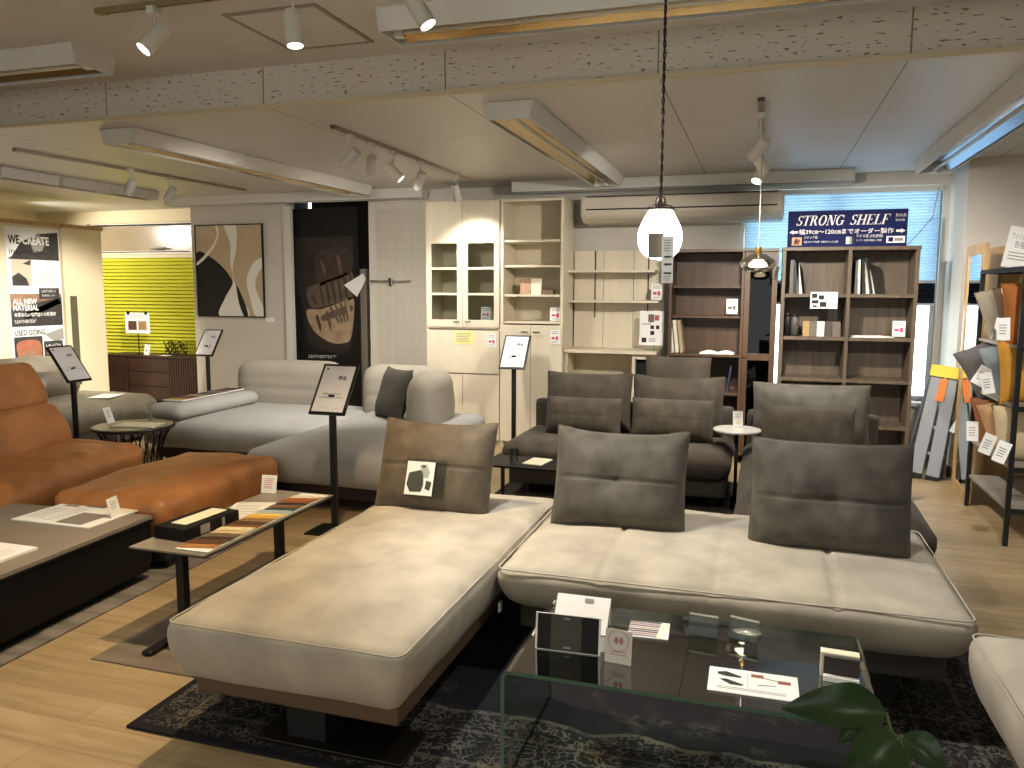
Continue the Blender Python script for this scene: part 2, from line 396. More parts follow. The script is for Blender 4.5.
# ---------------------------------------------------------------- blinds
def pleated(label, x0, x1, z0, z1, y, mat, pitch, depth, rail, band=None, saw=False):
    o = thing('pleated_blind', label, 'blind', ((x0+x1)/2, y, z1))
    hw = (x1-x0)/2; v = []; f = []; n = int((z1-z0)/pitch)
    for i in range(2*n+1):
        z = -(i/(2*n))*(z1-z0); yy = (depth if i % 2 else 0)
        if saw: z = -((i+i % 2*.82)/(2*n))*(z1-z0) if i % 2 else z; yy = -depth if i % 2 else 0
        v += [(-hw, yy, z), (hw, yy, z)]
        if i: f.append((2*i-2, 2*i-1, 2*i+1, 2*i))
    MB().add(v, f).build('shade', mat, o)
    MB().bx(-hw-.01, hw+.01, -.02, .035, 0, .045).build('head_rail', rail, o, bevel=.004)
    if band:
        bh, bm = band; v = []; f = []; n = 8
        for i in range(2*n+1):
            z = -(z1-z0)-.02-(i/(2*n))*bh; yy = depth if i % 2 else 0
            v += [(-hw, yy, z), (hw, yy, z)]
            if i: f.append((2*i-2, 2*i-1, 2*i+1, 2*i))
        MB().add(v, f).build('lower_shade', bm, o)['label'] = 'navy lower shade'
        MB().bx(-hw, hw, -.012, .03, -(z1-z0)-.02, -(z1-z0)).build('middle_rail', rail, o)
        MB().bx(-hw, hw, -.012, .03, -(z1-z0)-.04-bh, -(z1-z0)-.02-bh).build('bottom_rail', rail, o)
    else:
        MB().bx(-hw, hw, -.012, .03, -(z1-z0)-.02, -(z1-z0)).build('bottom_rail', rail, o)
    return o
zt = at(920, 281, Y=7.97).z; zb = at(920, 301, Y=7.97).z
pleated('pale blue pleated blind with a navy lower band at the back window', -.18, 1.47, zt, 2.44, 7.95, translucent('blue_shade', '#AEC9DD', .5), .026, .02, METALW, (zt-zb, M('navy_shade', '#16203C', .8)))
q = at(140, 256, Y=WB-.04)
yb = M('yellow_shade', '#B9B61E', .75)
pleated('bright yellow green pleated blind behind the dark sideboard', -8.9, -6.97, .62, q.z-.03, WB-.06, translucent('lime_shade', '#D2CF2E', .2), .048, .03, M('rail_cream', '#D6C89E', .5), saw=True)
MB().tube([(1.44, 7.9, 2.46), (1.4, 7.88, 2.2), (1.2, 7.87, 1.95), (.98, 7.86, 1.86)], .004, 6).build('blind_cord', GREYINK)
tag(bpy.data.objects['blind_cord'], 'thin dark cord slanting across the pale blue window blind', 'cord')
# ---------------------------------------------------------------- lamps on the ceiling
REFL = M('lamp_reflector', '#C8B083', .22, .9); TUBE = M('lamp_tube', '#D9D2C2', .3)
def fixture(label, p0, p1, zc, wt=.31, wb=.25, h=.10, group='fluorescent ceiling fittings', refl=None):
    """long open-bottomed lamp fitting screwed to the ceiling, from p0 to p1"""
    a, b = Vector((p0[0], p0[1], zc)), Vector((p1[0], p1[1], zc)); d = b-a; ln = d.length; rz = math.atan2(d.y, d.x)
    o = thing('fluorescent_fitting', label, 'ceiling light', (a+b)/2, rz, group)
    H = ln/2; mb = MB(); t = .008
    mb.bx(-H, H, -wt/2, wt/2, -t, 0)
    for s in (-1, 1):
        v = [(-H, s*wt/2, 0), (H, s*wt/2, 0), (H, s*wb/2, -h), (-H, s*wb/2, -h), (-H, s*(wt/2-t), 0), (H, s*(wt/2-t), 0), (H, s*(wb/2-t), -h), (-H, s*(wb/2-t), -h)]
        mb.add(v, [(0, 1, 2, 3), (4, 7, 6, 5), (3, 2, 6, 7), (0, 3, 7, 4), (1, 5, 6, 2)])
    mb.build('housing', METALW, o, bevel=.002)
    for s in (-1, 1):
        e = MB(); x = s*H
        v = [(x, -wt/2, 0), (x, wt/2, 0), (x, wb/2, -h), (x, -wb/2, -h)]; v += [(x+s*.008, q[1], q[2]) for q in v]
        e.add(v, [(0, 3, 2, 1), (4, 5, 6, 7), (0, 1, 5, 4), (1, 2, 6, 5), (2, 3, 7, 6), (3, 0, 4, 7)]); e.build('end_cap', METALW, o)
    r = MB(); n = 10; v = []; f = []
    for i in range(n+1):
        y = (i/n-.5)*(wb-.03); z = -h*.2-(.65*h)*(2*abs(i/n-.5))**1.5
        v += [(-H+.03, y, z), (H-.03, y, z)]
        if i: f.append((2*i-2, 2*i-1, 2*i+1, 2*i))
    r.add(v, f).build('reflector', refl or REFL, o, smooth=True)
    MB().cyl((-H+.06, 0, -h*.72), (H-.06, 0, -h*.72), .013, 12).build('tube', TUBE, o, smooth=True)
    for s in (-1, 1): MB().bx(s*(H-.02), s*(H-.06), -.02, .02, -h*.95, -h*.4).build('lamp_holder', METALW, o)
    return o
yA = 3.60
fixture('white fluorescent fitting at the top left, its right end nearest the hatch', (-5.1, yA), (-3.53, yA), 2.84)
fixture('long white fluorescent fitting along the top right, in front of the perforated ceiling step', (-1.74, yA), (1.5, yA), 2.84, h=.1)
fixture('white fluorescent fitting at left running back towards the dark poster', (-4.16, 4.42), (-4.02, 7.5), 2.617)
fixture('white fluorescent fitting over the back, left of the hanging globe cord', (-1.42, 4.43), (-1.42, 7.45), 2.617)
fixture('white fluorescent fitting at the right edge with bluish window reflections', (1.3, 4.35), (1.3, 7.4), 2.617, refl=M('cool_reflector', '#B9C2D2', .2, .9))  # blue of the window reflections put into the reflector colour
fixture('slim white fitting across the back ceiling above the air conditioner', (-2.4, 7.72), (.72, 7.72), 2.617, .2, .15, .1)
fixture('slim white fitting across the back ceiling above the abstract picture and dark poster', (-6.7, 7.86), (-3.45, 7.86), 2.617, .2, .15, .1)
for k, (ya, yb_) in enumerate(((5.45, 6.05), (6.07, 6.67), (6.69, 7.35))):
    fixture(['white fitting at far left, nearest of three in a row over the poster wall', 'white fitting at far left, middle of three in a row over the poster wall', 'white fitting at far left, farthest of three in a row, beside the lit spotlights'][k], (-6.5, ya), (-6.5, yb_), 2.617, .2, .15, .09)
LENS_ON = M('lamp_lens_lit', '#FFF0D6', .4, emit=14); LENS_OFF = M('lamp_lens', '#54504A', .3)
def track(label, p0, p1, zc, mat=METALW):
    mb = MB(); d = Vector((p1[0]-p0[0], p1[1]-p0[1], 0)); rz = math.atan2(d.y, d.x); H = d.length/2
    o = thing('lighting_track', label, 'lighting track', ((p0[0]+p1[0])/2, (p0[1]+p1[1])/2, zc), rz)
    mb.bx(-H, H, -.017, -.006, -.022, 0).bx(-H, H, .006, .017, -.022, 0).bx(-H, H, -.006, .006, -.008, 0)
    mb.build('rail', mat, o)
    for s in (-1, 1): MB().bx(s*H, s*(H-.05), -.019, .019, -.025, 0).build('end_cap', mat, o)
    return o
TRM = M('track_metal', '#A6998A', .4)
track('ceiling track along the top edge carrying the spotlights over the front sofas', (-3.0, 3.1), (1.4, 3.1), 2.84, M('track_bronze', '#8C7B55', .45))
track('thin ceiling track at left carrying two lit spotlights', tuple(at(14, 148, Z=2.62))[:2], tuple(at(245, 189, Z=2.62))[:2], 2.62, TRM)
track('ceiling track carrying five spotlights in front of the tall cream cabinets', (-2.72, 4.73), (-2.72, 7.4), 2.62, TRM)
track('ceiling track seen end on above the brown shelves', (-.05, 4.76), (-.05, 6.4), 2.62, TRM)
def spot(label, x, y, zc, aim, drop=.14, lit=None, power=0, col=(1, .86, .66), size=62, blend=.55, L=.15, R=.037, group='track spotlights', rad=.03):
    aim = Vector(aim).normalized(); c = Vector((0, 0, -drop))
    o = thing('spotlight', label, 'spotlight', (x, y, zc-.022), group=group)
    MB().bx(-.02, .02, -.03, .03, -.03, 0).build('adaptor', METALW, o, bevel=.003)
    MB().cyl((0, 0, -.03), (0, 0, -drop), .006, 8).build('stem', METALW, o)
    a, b = c-aim*L*.45, c+aim*L*.55
    hd = MB(); T = Matrix.Translation(a) @ aim.to_track_quat('Z', 'Y').to_matrix().to_4x4()
    hd.lathe([(.004, 0), (R*.86, 0), (R, .008), (R, L), (R*.9, L), (R*.86, L-.012), (.002, L-.012)], 20, 0, T, cap=False)
    h = hd.build('lamp_head', METALW, o, smooth=True); h.modifiers.new('e', 'EDGE_SPLIT').split_angle = math.radians(40)
    q = b-aim*.011
    MB().lathe([(.001, 0), (R*.86, 0)], 20, 0, Matrix.Translation(q) @ aim.to_track_quat('Z', 'Y').to_matrix().to_4x4(), cap=False).build('lens', LENS_ON if lit else LENS_OFF, h)
    if power:
        ld = bpy.data.lights.new('spot_beam', 'SPOT'); ld.energy = power; ld.color = col; ld.spot_size = math.radians(size); ld.spot_blend = blend; ld.shadow_soft_size = rad
        lo = bpy.data.objects.new('spot_beam', ld); COL.objects.link(lo); lo.parent = o
        lo.location = b+aim*.012; lo.rotation_euler = aim.to_track_quat('-Z', 'Y').to_euler()
    return o
PA, PB = at(130, 168, Z=2.6), at(170, 177, Z=2.6)
WARM, COOL, NEUT = (1, .935, .84), (.92, .975, 1), (1, .96, .9)
tk = 'spotlights on the front ceiling track'
spot('lit white spotlight at top left, its bright lens showing', -2.68, 3.1, 2.84, (-.25, -.35, -.5), .13, True, 52, (1, .87, .68), 95, group=tk)
spot('white spotlight hanging straight down over the ceiling hatch', -1.96, 3.1, 2.84, (.12, -.06, -1), .15, True, 120, (1, .75, .44), 112, .7, group=tk)
spot('tilted white spotlight at the top edge, overlapping the long front fitting', -1.38, 3.1, 2.84, (.55, .06, -.9), .13, True, 95, COOL, 90, group=tk)
# the same track goes on beyond the top edge; unseen spotlights added for light
spot('white spotlight on the front track above the upper picture edge, right of the globe cord', .25, 3.1, 2.84, (-.1, .22, -1), .12, True, 45, NEUT, 90, group=tk)
spot('white spotlight at the right end of the front track above the picture', 1.1, 3.1, 2.84, (.40, 2.6, -1.9), .12, True, 150, NEUT, 58, group=tk)
tn = 'spotlights on the track nearest the shopfront'  # unseen track with spotlights, added to light the front of the room
track('second ceiling track out of view above and behind the viewpoint', (-4.6, 1.1), (2.2, 1.1), 2.84)
for k, (x, pw) in enumerate(((-4.2, 14), (-2.9, 10), (-1.4, 6), (1.6, 20))):
    spot(['first spotlight from the left on the track near the shopfront, out of view', 'second spotlight from the left on the track near the shopfront, out of view', 'third spotlight from the left on the track near the shopfront, out of view', 'last spotlight at the right end of the track near the shopfront'][k], x, 1.1, 2.84, (.0, .25, -1), .13, True, pw, WARM, 130, .8, group=tn)
tl = 'spotlights on the left track'
spot('lit white spotlight at left, nearer one on the thin track', PA.x, PA.y, 2.62, (-.75, .2, -.85), .15, True, 130, WARM, 68, group=tl)
spot('lit white spotlight at left, farther one on the thin track', PB.x, PB.y, 2.62, (-.8, .3, -.62), .15, True, 300, WARM, 66, group=tl)
spot('spotlight on the ceiling behind the white partition, aimed at the yellow green blind', -9.0, 7.35, 2.62, (.62, 1, -.72), .13, True, 105, WARM, 120, .7)  # unseen spotlight added to brighten the blind and the window wall
t5 = 'five spotlights on the track before the cream cabinets'
Q = [((350, 134), (-.8, .1, -.6), 'nearest of five spotlights on the cabinet track, tipped left', 70), ((371, 146), (-.45, .75, -.6), 'second nearest of five spotlights on the cabinet track, turned to the back', 70),
     ((393, 153), (.7, .25, -.75), 'middle one of five spotlights on the cabinet track, tipped right', 80), ((420, 164), (-.5, .35, -.8), 'bright white fourth of five spotlights on the cabinet track', 60), ((456, 178), (.05, .55, -1), 'farthest of five spotlights, right before the tall cream cabinets', 40)]
for (px, py), aim, lab, pw in Q:
    p = at(px, py, X=-2.72)
    spot(lab, -2.72, p.y, 2.62, aim, .15, True, pw, WARM, 100, .8, group=t5)
tr = 'spotlights bunched on the track over the brown shelves'
for k, (y, aim, lab, pw) in enumerate(((5.05, (-.75, .9, -.8), 'uppermost spotlight of the bunch above the small glass pendant', 130), (5.6, (.5, .85, -.8), 'middle spotlight of the bunch above the small glass pendant', 170), (6.1, (-.3, -.5, -.8), 'lowest small spotlight of the bunch above the small glass pendant', 60))):
    spot(lab, -.05, y, 2.62, aim, .2, True, pw, WARM, 100, .8, group=tr)
# hanging globe lamp
g = at(660, 233, Y=3.3)
o = thing('pendant_lamp', 'glowing white glass globe pendant on a twisted dark cord with paper tags', 'pendant lamp', (g.x, 3.3, g.z))
pts = [(.004*math.cos(i*.9), .004*math.sin(i*.9), .125+i*.0125) for i in range(int((2.84-g.z-.125)/.0125)+1)]
pts2 = [(-p[0], -p[1], p[2]) for p in pts]
MB().tube(pts, .0035, 5).tube(pts2, .0035, 5).build('cord', M('twisted_cord', '#1E1712', .7), o)
MB().lathe([(.05, .09), (.055, .097), (.05, .106), (.03, .112), (.022, .116), (.02, .135), (.012, .145), (.006, .15)], 24).build('socket_cap', M('bronze_cap', '#3C3229', .4, .7), o, smooth=True)
gl = [(.046, .098), (.05, .085), (.06, .068), (.072, .047), (.083, .022), (.089, -.002), (.090, -.024), (.086, -.05), (.075, -.075), (.056, -.094), (.03, -.105), (.003, -.108)]
m, nt, b = base_mat('opal_globe'); b.inputs['Base Color'].default_value = (.9, .88, .84, 1); b.inputs['Emission Color'].default_value = (1, .95, .86, 1); b.inputs['Emission Strength'].default_value = 5.5
MB().lathe(gl, 32, cap=False).build('globe', m, o, smooth=True)
for k in range(3):
    a = k*2.1+.4; MB().cyl((.05*math.cos(a), .05*math.sin(a), .095), (.066*math.cos(a), .066*math.sin(a), .095), .004, 8).build('screw', BLACK, o)
# its two paper tags hang on threads in front of the globe
def tagcard(label, px0, px1, py0, py1, y, mats, rz=0, extra=None, col=0):
    p0, p1 = at(px0, py1, Y=y), at(px1, py0, Y=y)
    s = Sheet(p1.x-p0.x, p1.z-p0.z, .002, col)
    if extra: extra(s)
    return s, Vector(((p0.x+p1.x)/2, y, p0.z)), mats
s, l, ms = tagcard('', 648, 664, 233, 258, 3.18, None)
o2 = s.build('paper_tag', [M('grey_tag', '#8A8376', .8)], loc=l, rot=(0, 0, .12)); tag(o2, 'plain grey card tag hanging against the glowing globe', 'tag')
MB().tube([(l.x, 3.18, l.z+s.h), (l.x+.01, 3.2, l.z+s.h+.05), (g.x, 3.25, g.z+.1)], .0012, 4).build('thread', INK, o2).matrix_parent_inverse = Matrix.LocRotScale(l, Euler((0, 0, .12)), None).inverted()
s, l, ms = tagcard('', 661, 674, 236, 283, 3.16, None)
for k, v in enumerate((.42, .58, .77)): s.frac(.2, .85, v, v+.035, 1)
s.lines(.15, .8, .08, .36, 5, 2, .3).lines(.15, .8, .85, .97, 3, 2, .3)
o2 = s.build('paper_tag', [PAPER, INK, GREYINK], loc=l, rot=(0, 0, -.1)); tag(o2, 'long white printed price tag hanging below the glowing globe', 'tag')
# small clear glass pendant
g = at(758, 263, Y=5.5)
o = thing('pendant_lamp', 'small clear glass saucer pendant with a brass neck over the dark sofas', 'pendant lamp', (g.x, 5.5, g.z))
MB().cyl((0, 0, .1), (0, 0, 2.6-g.z), .003, 6).build('cord', M('grey_cord', '#8F8B84', .6), o)
BRASS = M('brass', '#B08A48', .3, .9)
MB().lathe([(.016, .105), (.02, .1), (.022, .06), (.016, .05), (.012, .02)], 16).build('socket', BRASS, o, smooth=True)
MB().lathe([(.03, .06), (.06, .05), (.105, .02), (.118, -.005), (.1, -.035), (.06, -.055), (.03, -.06)], 28, cap=False).build('glass_shade', glass_mat('clear_shade', '#F2EFEA', .02, 1.6), o, smooth=True)
MB().lathe([(.012, .04), (.03, .02), (.055, -.005), (.058, -.022), (.045, -.042), (.002, -.05)], 16).build('bulb', M('bulb_lit', '#FFE9C4', .4, emit=9), o, smooth=True)
p = at(775, 272, Y=5.45); s = Sheet(.03, .09, .002); s.lines(.2, .8, .2, .8, 4, 1)
o2 = s.build('paper_tag', [PAPER, GREYINK], loc=(p.x, 5.45, p.z-.05), rot=(0, .25, .7)); tag(o2, 'narrow white tag hanging beside the small glass pendant', 'tag')
# air conditioner
a, b2 = at(580, 196, Y=7.55), at(784, 218, Y=7.55)
o = thing('air_conditioner', 'long white air conditioner with a rounded end over the white and brown shelves', 'air conditioner', ((a.x+b2.x)/2, 7.77, b2.z))
w = b2.x-a.x; hh = a.z-b2.z
prof = [(-.22, hh), (-.22, hh*.35), (-.19, .04), (-.1, 0), (.22, 0), (.22, hh)]
mb = MB(); n = len(prof); v = [(-w/2, y, z) for y, z in prof]+[(w/2, y, z) for y, z in prof]
mb.add(v, [tuple(range(n)), tuple(range(2*n-1, n-1, -1))]+[(i, n+i, n+(i+1) % n, (i+1) % n) for i in range(n)])
mb.build('casing', M('ac_white', '#CEC5B2', .45), o, bevel=.03)
MB().bx(-w/2+.06, w/2-.06, -.226, -.219, hh*.45, hh*.5).build('louvre', INK, o)
MB().bx(-w/2+.06, w/2-.06, -.225, -.219, hh*.93, hh*.97).build('panel_seam', INK, o)
# ---------------------------------------------------------------- cabinets and shelves along the back
CREAM = wood('cream_wood', '#DCD0B8', 'z', .05, .4, 10); CREAMIN = wood('cream_wood_inner', '#CBC0A6', 'z', .05, .5, 10)
WALNUT = wood('brown_wood', '#605140', 'z', .28, .45, 22); DARKW = wood('dark_red_wood', '#513A26', 'z', .25); ESP = wood('espresso_wood', '#38241B', 'x', .25, .4)
OAK = wood('oak_wood', '#B08F60', 'z', .2)
def part(par, name, *boxes, mat=None, bevel=.002, label=None):
    mb = MB()
    for b in boxes: mb.bx(*b)
    o = mb.build(name, mat, par, bevel=bevel)
    if label: o['label'] = label
    return o
YF = 7.42
def Zp(x, y, Y=YF): return at(x, y, Y=Y).z
def Xp(x, y, Y=YF): return at(x, y, Y=Y).x
# tall cabinet with glazed doors
x0, x1 = Xp(426, 270), Xp(499.5, 270); zt = Zp(462, 200.5); D = .42
o = thing('glazed_cabinet', 'tall cream cabinet with two glazed upper doors beside the white tiled wall', 'cabinet', (x0, YF, 0))
W = x1-x0
for s in (0, W-.018): part(o, 'side_panel', (s, s+.018, .02, D, 0, zt), mat=CREAM)
part(o, 'back_panel', (.018, W-.018, D-.015, D, 0, zt), mat=CREAMIN); part(o, 'top_panel', (.018, W-.018, .02, D-.015, zt-.02, zt), mat=CREAM)
zd = Zp(462, 327); zf = Zp(462, 329); zf2 = Zp(462, 373)
for y in (294, 268.5): z = Zp(462, y); part(o, 'shelf', (.018, W-.018, .04, D-.015, z-.012, z+.006), mat=CREAM)
part(o, 'shelf', (.018, W-.018, .022, D-.015, zd-.02, zd), mat=CREAM)
HND = M('handle_dark', '#4A3F33', .4, .5)
def glazed_door(par, xa, xb, za, zb, gz0, gz1, bars, hx):
    fr = MB(); e = .055
    fr.bx(xa, xa+e, 0, .02, za, zb).bx(xb-e, xb, 0, .02, za, zb).bx(xa+e, xb-e, 0, .02, gz1, zb).bx(xa+e, xb-e, 0, .02, za, gz0)
    for z in bars: fr.bx(xa+e, xb-e, 0, .02, z-.012, z+.012)
    d = fr.build('door', CREAM, par, bevel=.0015)
    MB().bx(xa+e, xb-e, .008, .012, gz0, gz1).build('glass_pane', GLASS, d)
    MB().bx(hx-.03, hx+.03, -.02, -.012, za+.05, za+.058).bx(hx-.028, hx-.022, -.012, 0, za+.05, za+.058).bx(hx+.022, hx+.028, -.012, 0, za+.05, za+.058).build('handle', HND, d)
gz1, gz0 = Zp(445, 243.5), Zp(445, 319.5)
bars = [Zp(445, 268.5), Zp(445, 294)]
glazed_door(o, .002, W/2-.002, zd, zt-.004, gz0, gz1, bars, W/2-.06); glazed_door(o, W/2+.002, W-.002, zd, zt-.004, gz0, gz1, bars, W/2+.06)
part(o, 'flap_door', (.002, W-.002, 0, .02, zf2, zf-.012), mat=CREAM)
for a, b in ((.002, W/2-.002), (W/2+.002, W-.002)): part(o, 'lower_door', (a, b, 0, .02, .06, zf2-.012), mat=CREAM)
part(o, 'plinth', (.018, W-.018, .04, .06, 0, .06), mat=CREAMIN)
# tall cabinet with open shelves
x0, x1 = Xp(500.5, 270), Xp(563.5, 270); W = x1-x0; zt = Zp(530, 198.5)
o = thing('open_cabinet', 'tall cream cabinet with open upper shelves and two plain lower doors', 'cabinet', (x0, YF, 0))
for s in (0, W-.03): part(o, 'side_panel', (s, s+.03, 0, D, 0, zt), mat=CREAM)
part(o, 'back_panel', (.03, W-.03, D-.015, D, 0, zt), mat=CREAMIN); part(o, 'top_panel', (.03, W-.03, 0, D-.015, zt-.025, zt), mat=CREAM)
SHB = []
for y in (239.5, 265, 294.5, 321.5): z = Zp(530, y); SHB.append(z); part(o, 'shelf', (.03, W-.03, .02, D-.015, z-.022, z), mat=CREAM)
zd = Zp(530, 325)
for i, (a, b) in enumerate(((.002, W/2-.002), (W/2+.002, W-.002))):
    d = part(o, 'lower_door', (a, b, -.02, 0, .06, zd), mat=CREAM); hx = W/2+(-.06, .06)[i]
    MB().bx(hx-.035, hx+.035, -.04, -.032, zd-.07, zd-.062).bx(hx-.03, hx-.024, -.032, -.02, zd-.07, zd-.062).bx(hx+.024, hx+.03, -.032, -.02, zd-.07, zd-.062).build('handle', HND, d)
part(o, 'plinth', (.03, W-.03, .04, .06, 0, .06), mat=CREAMIN)
def at_shelf(px, Y): return at(px, 300, Y=Y).x
def block(name, label, cat, px0, px1, z, h, y, mat, d=.02, group=None, rx=0):
    xa, xb = at_shelf(px0, y), at_shelf(px1, y)
    ob = MB().bx(-(xb-xa)/2, (xb-xa)/2, 0, d, 0, h).build(name, mat, bevel=.002, loc=((xa+xb)/2, y, z), rot=(rx, 0, 0))
    return tag(ob, label, cat, group)
block('wood_sample', 'pinkish brown wood sample board standing on the open cream cabinet shelf', 'sample', 520, 530, SHB[2], .155, 7.55, M('pink_wood', '#B08E72', .5), group='samples on the cream shelf', rx=-.1)
block('wood_sample', 'white wood sample board standing on the open cream cabinet shelf', 'sample', 530.5, 541, SHB[2], .155, 7.55, M('white_sample', '#E4DCC6', .5), group='samples on the cream shelf', rx=-.1)
block('wood_sample', 'low dark taupe sample block lying beside the white sample board', 'sample', 541.5, 553, SHB[2], .045, 7.55, M('taupe_sample', '#6E5F4A', .5), .06, group='samples on the cream shelf')
def price_card(label, px0, px1, py0, py1, y, flat=False, red=True, rx=-.06, group='white price cards', inkm=None):
    a, b = at(px0, py1, Y=y), at(px1, py0, Y=y); w, h = abs(b.x-a.x), b.z-a.z
    s = Sheet(w, h, .003)
    s.lines(.15, .9, .1, .35, 2, 2, .35); s.frac(.15, .5, .5, .66, 1)
    s.frac(.58, .82, .45, .72, 1); s.lines(.15, .85, .8, .95, 2, 2, .35)
    ob = s.build('price_card', [PAPER, inkm or REDINK, GREYINK], loc=((a.x+b.x)/2, y, a.z), rot=(rx, 0, 0))
    return tag(ob, label, 'price card', group)
price_card('white price card with red print behind the glazed cabinet right door glass', 481, 490.5, 307, 320, 7.5)
price_card('white price card with red print on the flap of the glazed cabinet', 487.5, 496, 334, 347, YF-.004, rx=0)
s = Sheet(.2, .13, .002); s.lines(.1, .9, .15, .9, 6, 1, .4)
a = at(464, 344, Y=YF-.004); ob = s.build('notice_sheet', [M('yellow_paper', '#E3D98A', .7), GREYINK], loc=(a.x, YF-.004, a.z)); tag(ob, 'pale yellow notice sheet stuck on the flap of the glazed cabinet', 'notice')
price_card('white price card with red print standing on the lowest open shelf of the cream cabinet', 550, 561, 307.5, 321, 7.5)
price_card('white price card with red print on the right lower door of the open cream cabinet', 550, 560, 330, 344, YF-.026, rx=0)
# white wall shelves over a white desk
YD = 7.5
x0, x1 = max(x1+.004, at(571, 300, Y=7.86).x), Xp(662, 300, YD+.2); zt = Zp(620, 250.5, 7.85)
o = thing('shelf_desk', 'cream desk with two slim shelves on a panelled back between cream and brown units', 'desk', (x0, YD, 0)); W = x1-x0
for i in range(3): part(o, 'back_panel', (i*W/3+.002, (i+1)*W/3-.002, .36, .38, 0, zt), mat=CREAM)
zdk = Zp(600, 350, YD)
part(o, 'desk_top', (.0, W-.01, -.04, .36, zdk-.03, zdk), mat=CREAM)
part(o, 'leg_panel', (0, .03, 0, .36, 0, zdk-.03), mat=CREAM)
xp = Xp(632, 360, YD)-x0
part(o, 'pedestal', (xp, xp+.03, 0, .36, 0, zdk-.03), (W-.045, W-.015, 0, .36, 0, zdk-.03), (xp+.03, W-.045, .0, .34, 0, .05), (xp+.03, W-.045, .0, .34, zdk-.08, zdk-.03), mat=CREAM)
part(o, 'kneehole_panel', (.03, xp, .3, .32, .1, zdk-.03), mat=CREAMIN)
for px in (595, 648):
    x = Xp(px, 290, 7.85)-x0; part(o, 'shelf_rail', (x-.006, x+.006, .35, .36, Zp(620, 318, 7.85), zt), mat=HND)
SHD = []
for y in (270, 300.5): z = Zp(620, y, 7.6); SHD.append(z); part(o, 'shelf', (.0, W-.06 if y < 280 else W-.02, .1, .355, z-.022, z), mat=CREAM)
block('black_box', 'black box standing in the desk pedestal under the white display sheet', 'box', 637, 648, .3, zdk-.1-.3, YD+.06, BLACKM, .25)
price_card('white price card with red print standing on the lower slim desk shelf', 651, 662.5, 284, 300, 7.68)
block('dark_card', 'dark grey card standing behind the price card on the slim desk shelf', 'card', 648, 655, SHD[1], .1, 7.72, M('dark_card', '#5F584A', .6), .004)
a, b2 = at(639, 345, Y=7.62), at(664, 311, Y=7.62); w, h = b2.x-a.x, b2.z-a.z
o = thing('display_sheet', 'white product sheet with small dark pictures on a stand on the cream desk', 'display sheet', ((a.x+b2.x)/2, 7.62, zdk))
s = Sheet(w, h, .004); PIC = M('print_brown', '#6B5A4E', .6); PICR = M('print_red', '#A65A50', .6)
for q, mi in (((.35, .6, .1, .33), 1), ((.62, .8, .12, .28), 2), ((.45, .6, .42, .53), 3), ((.68, .82, .42, .53), 3), ((.45, .62, .58, .7), 3), ((.1, .3, .78, .92), 3)): s.frac(*q, mi)
s.lines(.1, .5, .36, .42, 2, 4).lines(.4, .7, .8, .92, 3, 4)
s.build('sheet', [PAPER, PIC, PICR, INK, GREYINK], o, loc=(0, 0, a.z-zdk), rot=(-.08, 0, 0))
MB().bx(-.06, .06, -.03, .05, 0, .008).bx(.02, .035, .004, .012, 0, .12).build('stand', ACRYL, o)
# dark brown unit: open shelves at left, dark glass door at right
YC = 7.34
x0, xm, x1 = Xp(669, 300, YC), Xp(741, 300, YC), Xp(777, 300, YC); zt = Zp(720, 249, YC)
o = thing('brown_display_unit', 'dark reddish brown shelf unit with a narrow dark glass door', 'shelf unit', (x0, YC, 0)); W = x1-x0; wm = xm-x0; D = .38
for s in (0, wm, W-.025): part(o, 'side_panel', (s, s+.025, 0, D, 0, zt-.025), mat=DARKW)
part(o, 'top_panel', (-.01, W+.005, -.01, D, zt-.025, zt), mat=WALNUT); part(o, 'back_panel', (.025, W-.025, D-.01, D, 0, zt-.025), mat=DARKW)
SHC = []
for y, dp in ((285.5, .16), (315.5, .16), (354, .01), (392, .05), (420, .05)): z = Zp(705, y, YC+dp); SHC.append(z); part(o, 'shelf', (.025, wm, dp-.01, D-.01, z-.025, z), mat=DARKW)
za, zm = .08, Zp(760, 357, YC); fr = MB(); e = .045; a, b = wm+.027, W-.002
fr.bx(a, a+e, -.02, 0, za, zt-.03).bx(b-e, b, -.02, 0, za, zt-.03).bx(a+e, b-e, -.02, 0, zt-.1, zt-.03).bx(a+e, b-e, -.02, 0, zm-.03, zm+.03).bx(a+e, b-e, -.02, 0, za, za+.06)
d = fr.build('door', DARKW, o, bevel=.0015)
for u, v in ((zm+.03, zt-.1), (za+.06, zm-.03)): MB().bx(a+e, b-e, -.013, -.009, u, v).build('glass_pane', glass_mat('smoked_glass', '#332F2C', 0, 1), d)
MB().lathe([(.006, 0), (.012, .012), (.002, .02)], 12, 0, Matrix.Translation((a+.02, -.02, zm)) @ Matrix.Rotation(PI/2, 4, 'X')).build('knob', BRASS, d, smooth=True)
def book(label, px, z, h, y, d, mat, t=.03, lean=0, group='books and binders', pagem=None, name='book'):
    x = at_shelf(px, y)
    ob = thing(name, label, 'book', (x, y, z), group=group, rot=(0, lean, 0))
    MB().bx(0, t, 0, .003, 0, h).bx(0, .002, .003, d, 0, h).bx(t-.002, t, .003, d, 0, h).build('cover', mat, ob, bevel=.001)
    MB().bx(.002, t-.002, .003, d-.004, .004, h-.004).build('pages', pagem or PAPER, ob)
    return ob
BW = M('book_white', '#D9D5CC', .5); BG = M('book_grey', '#5C5A56', .5); BK = M('book_black', '#1C1B1B', .5); BT = M('book_tan', '#A89878', .5)
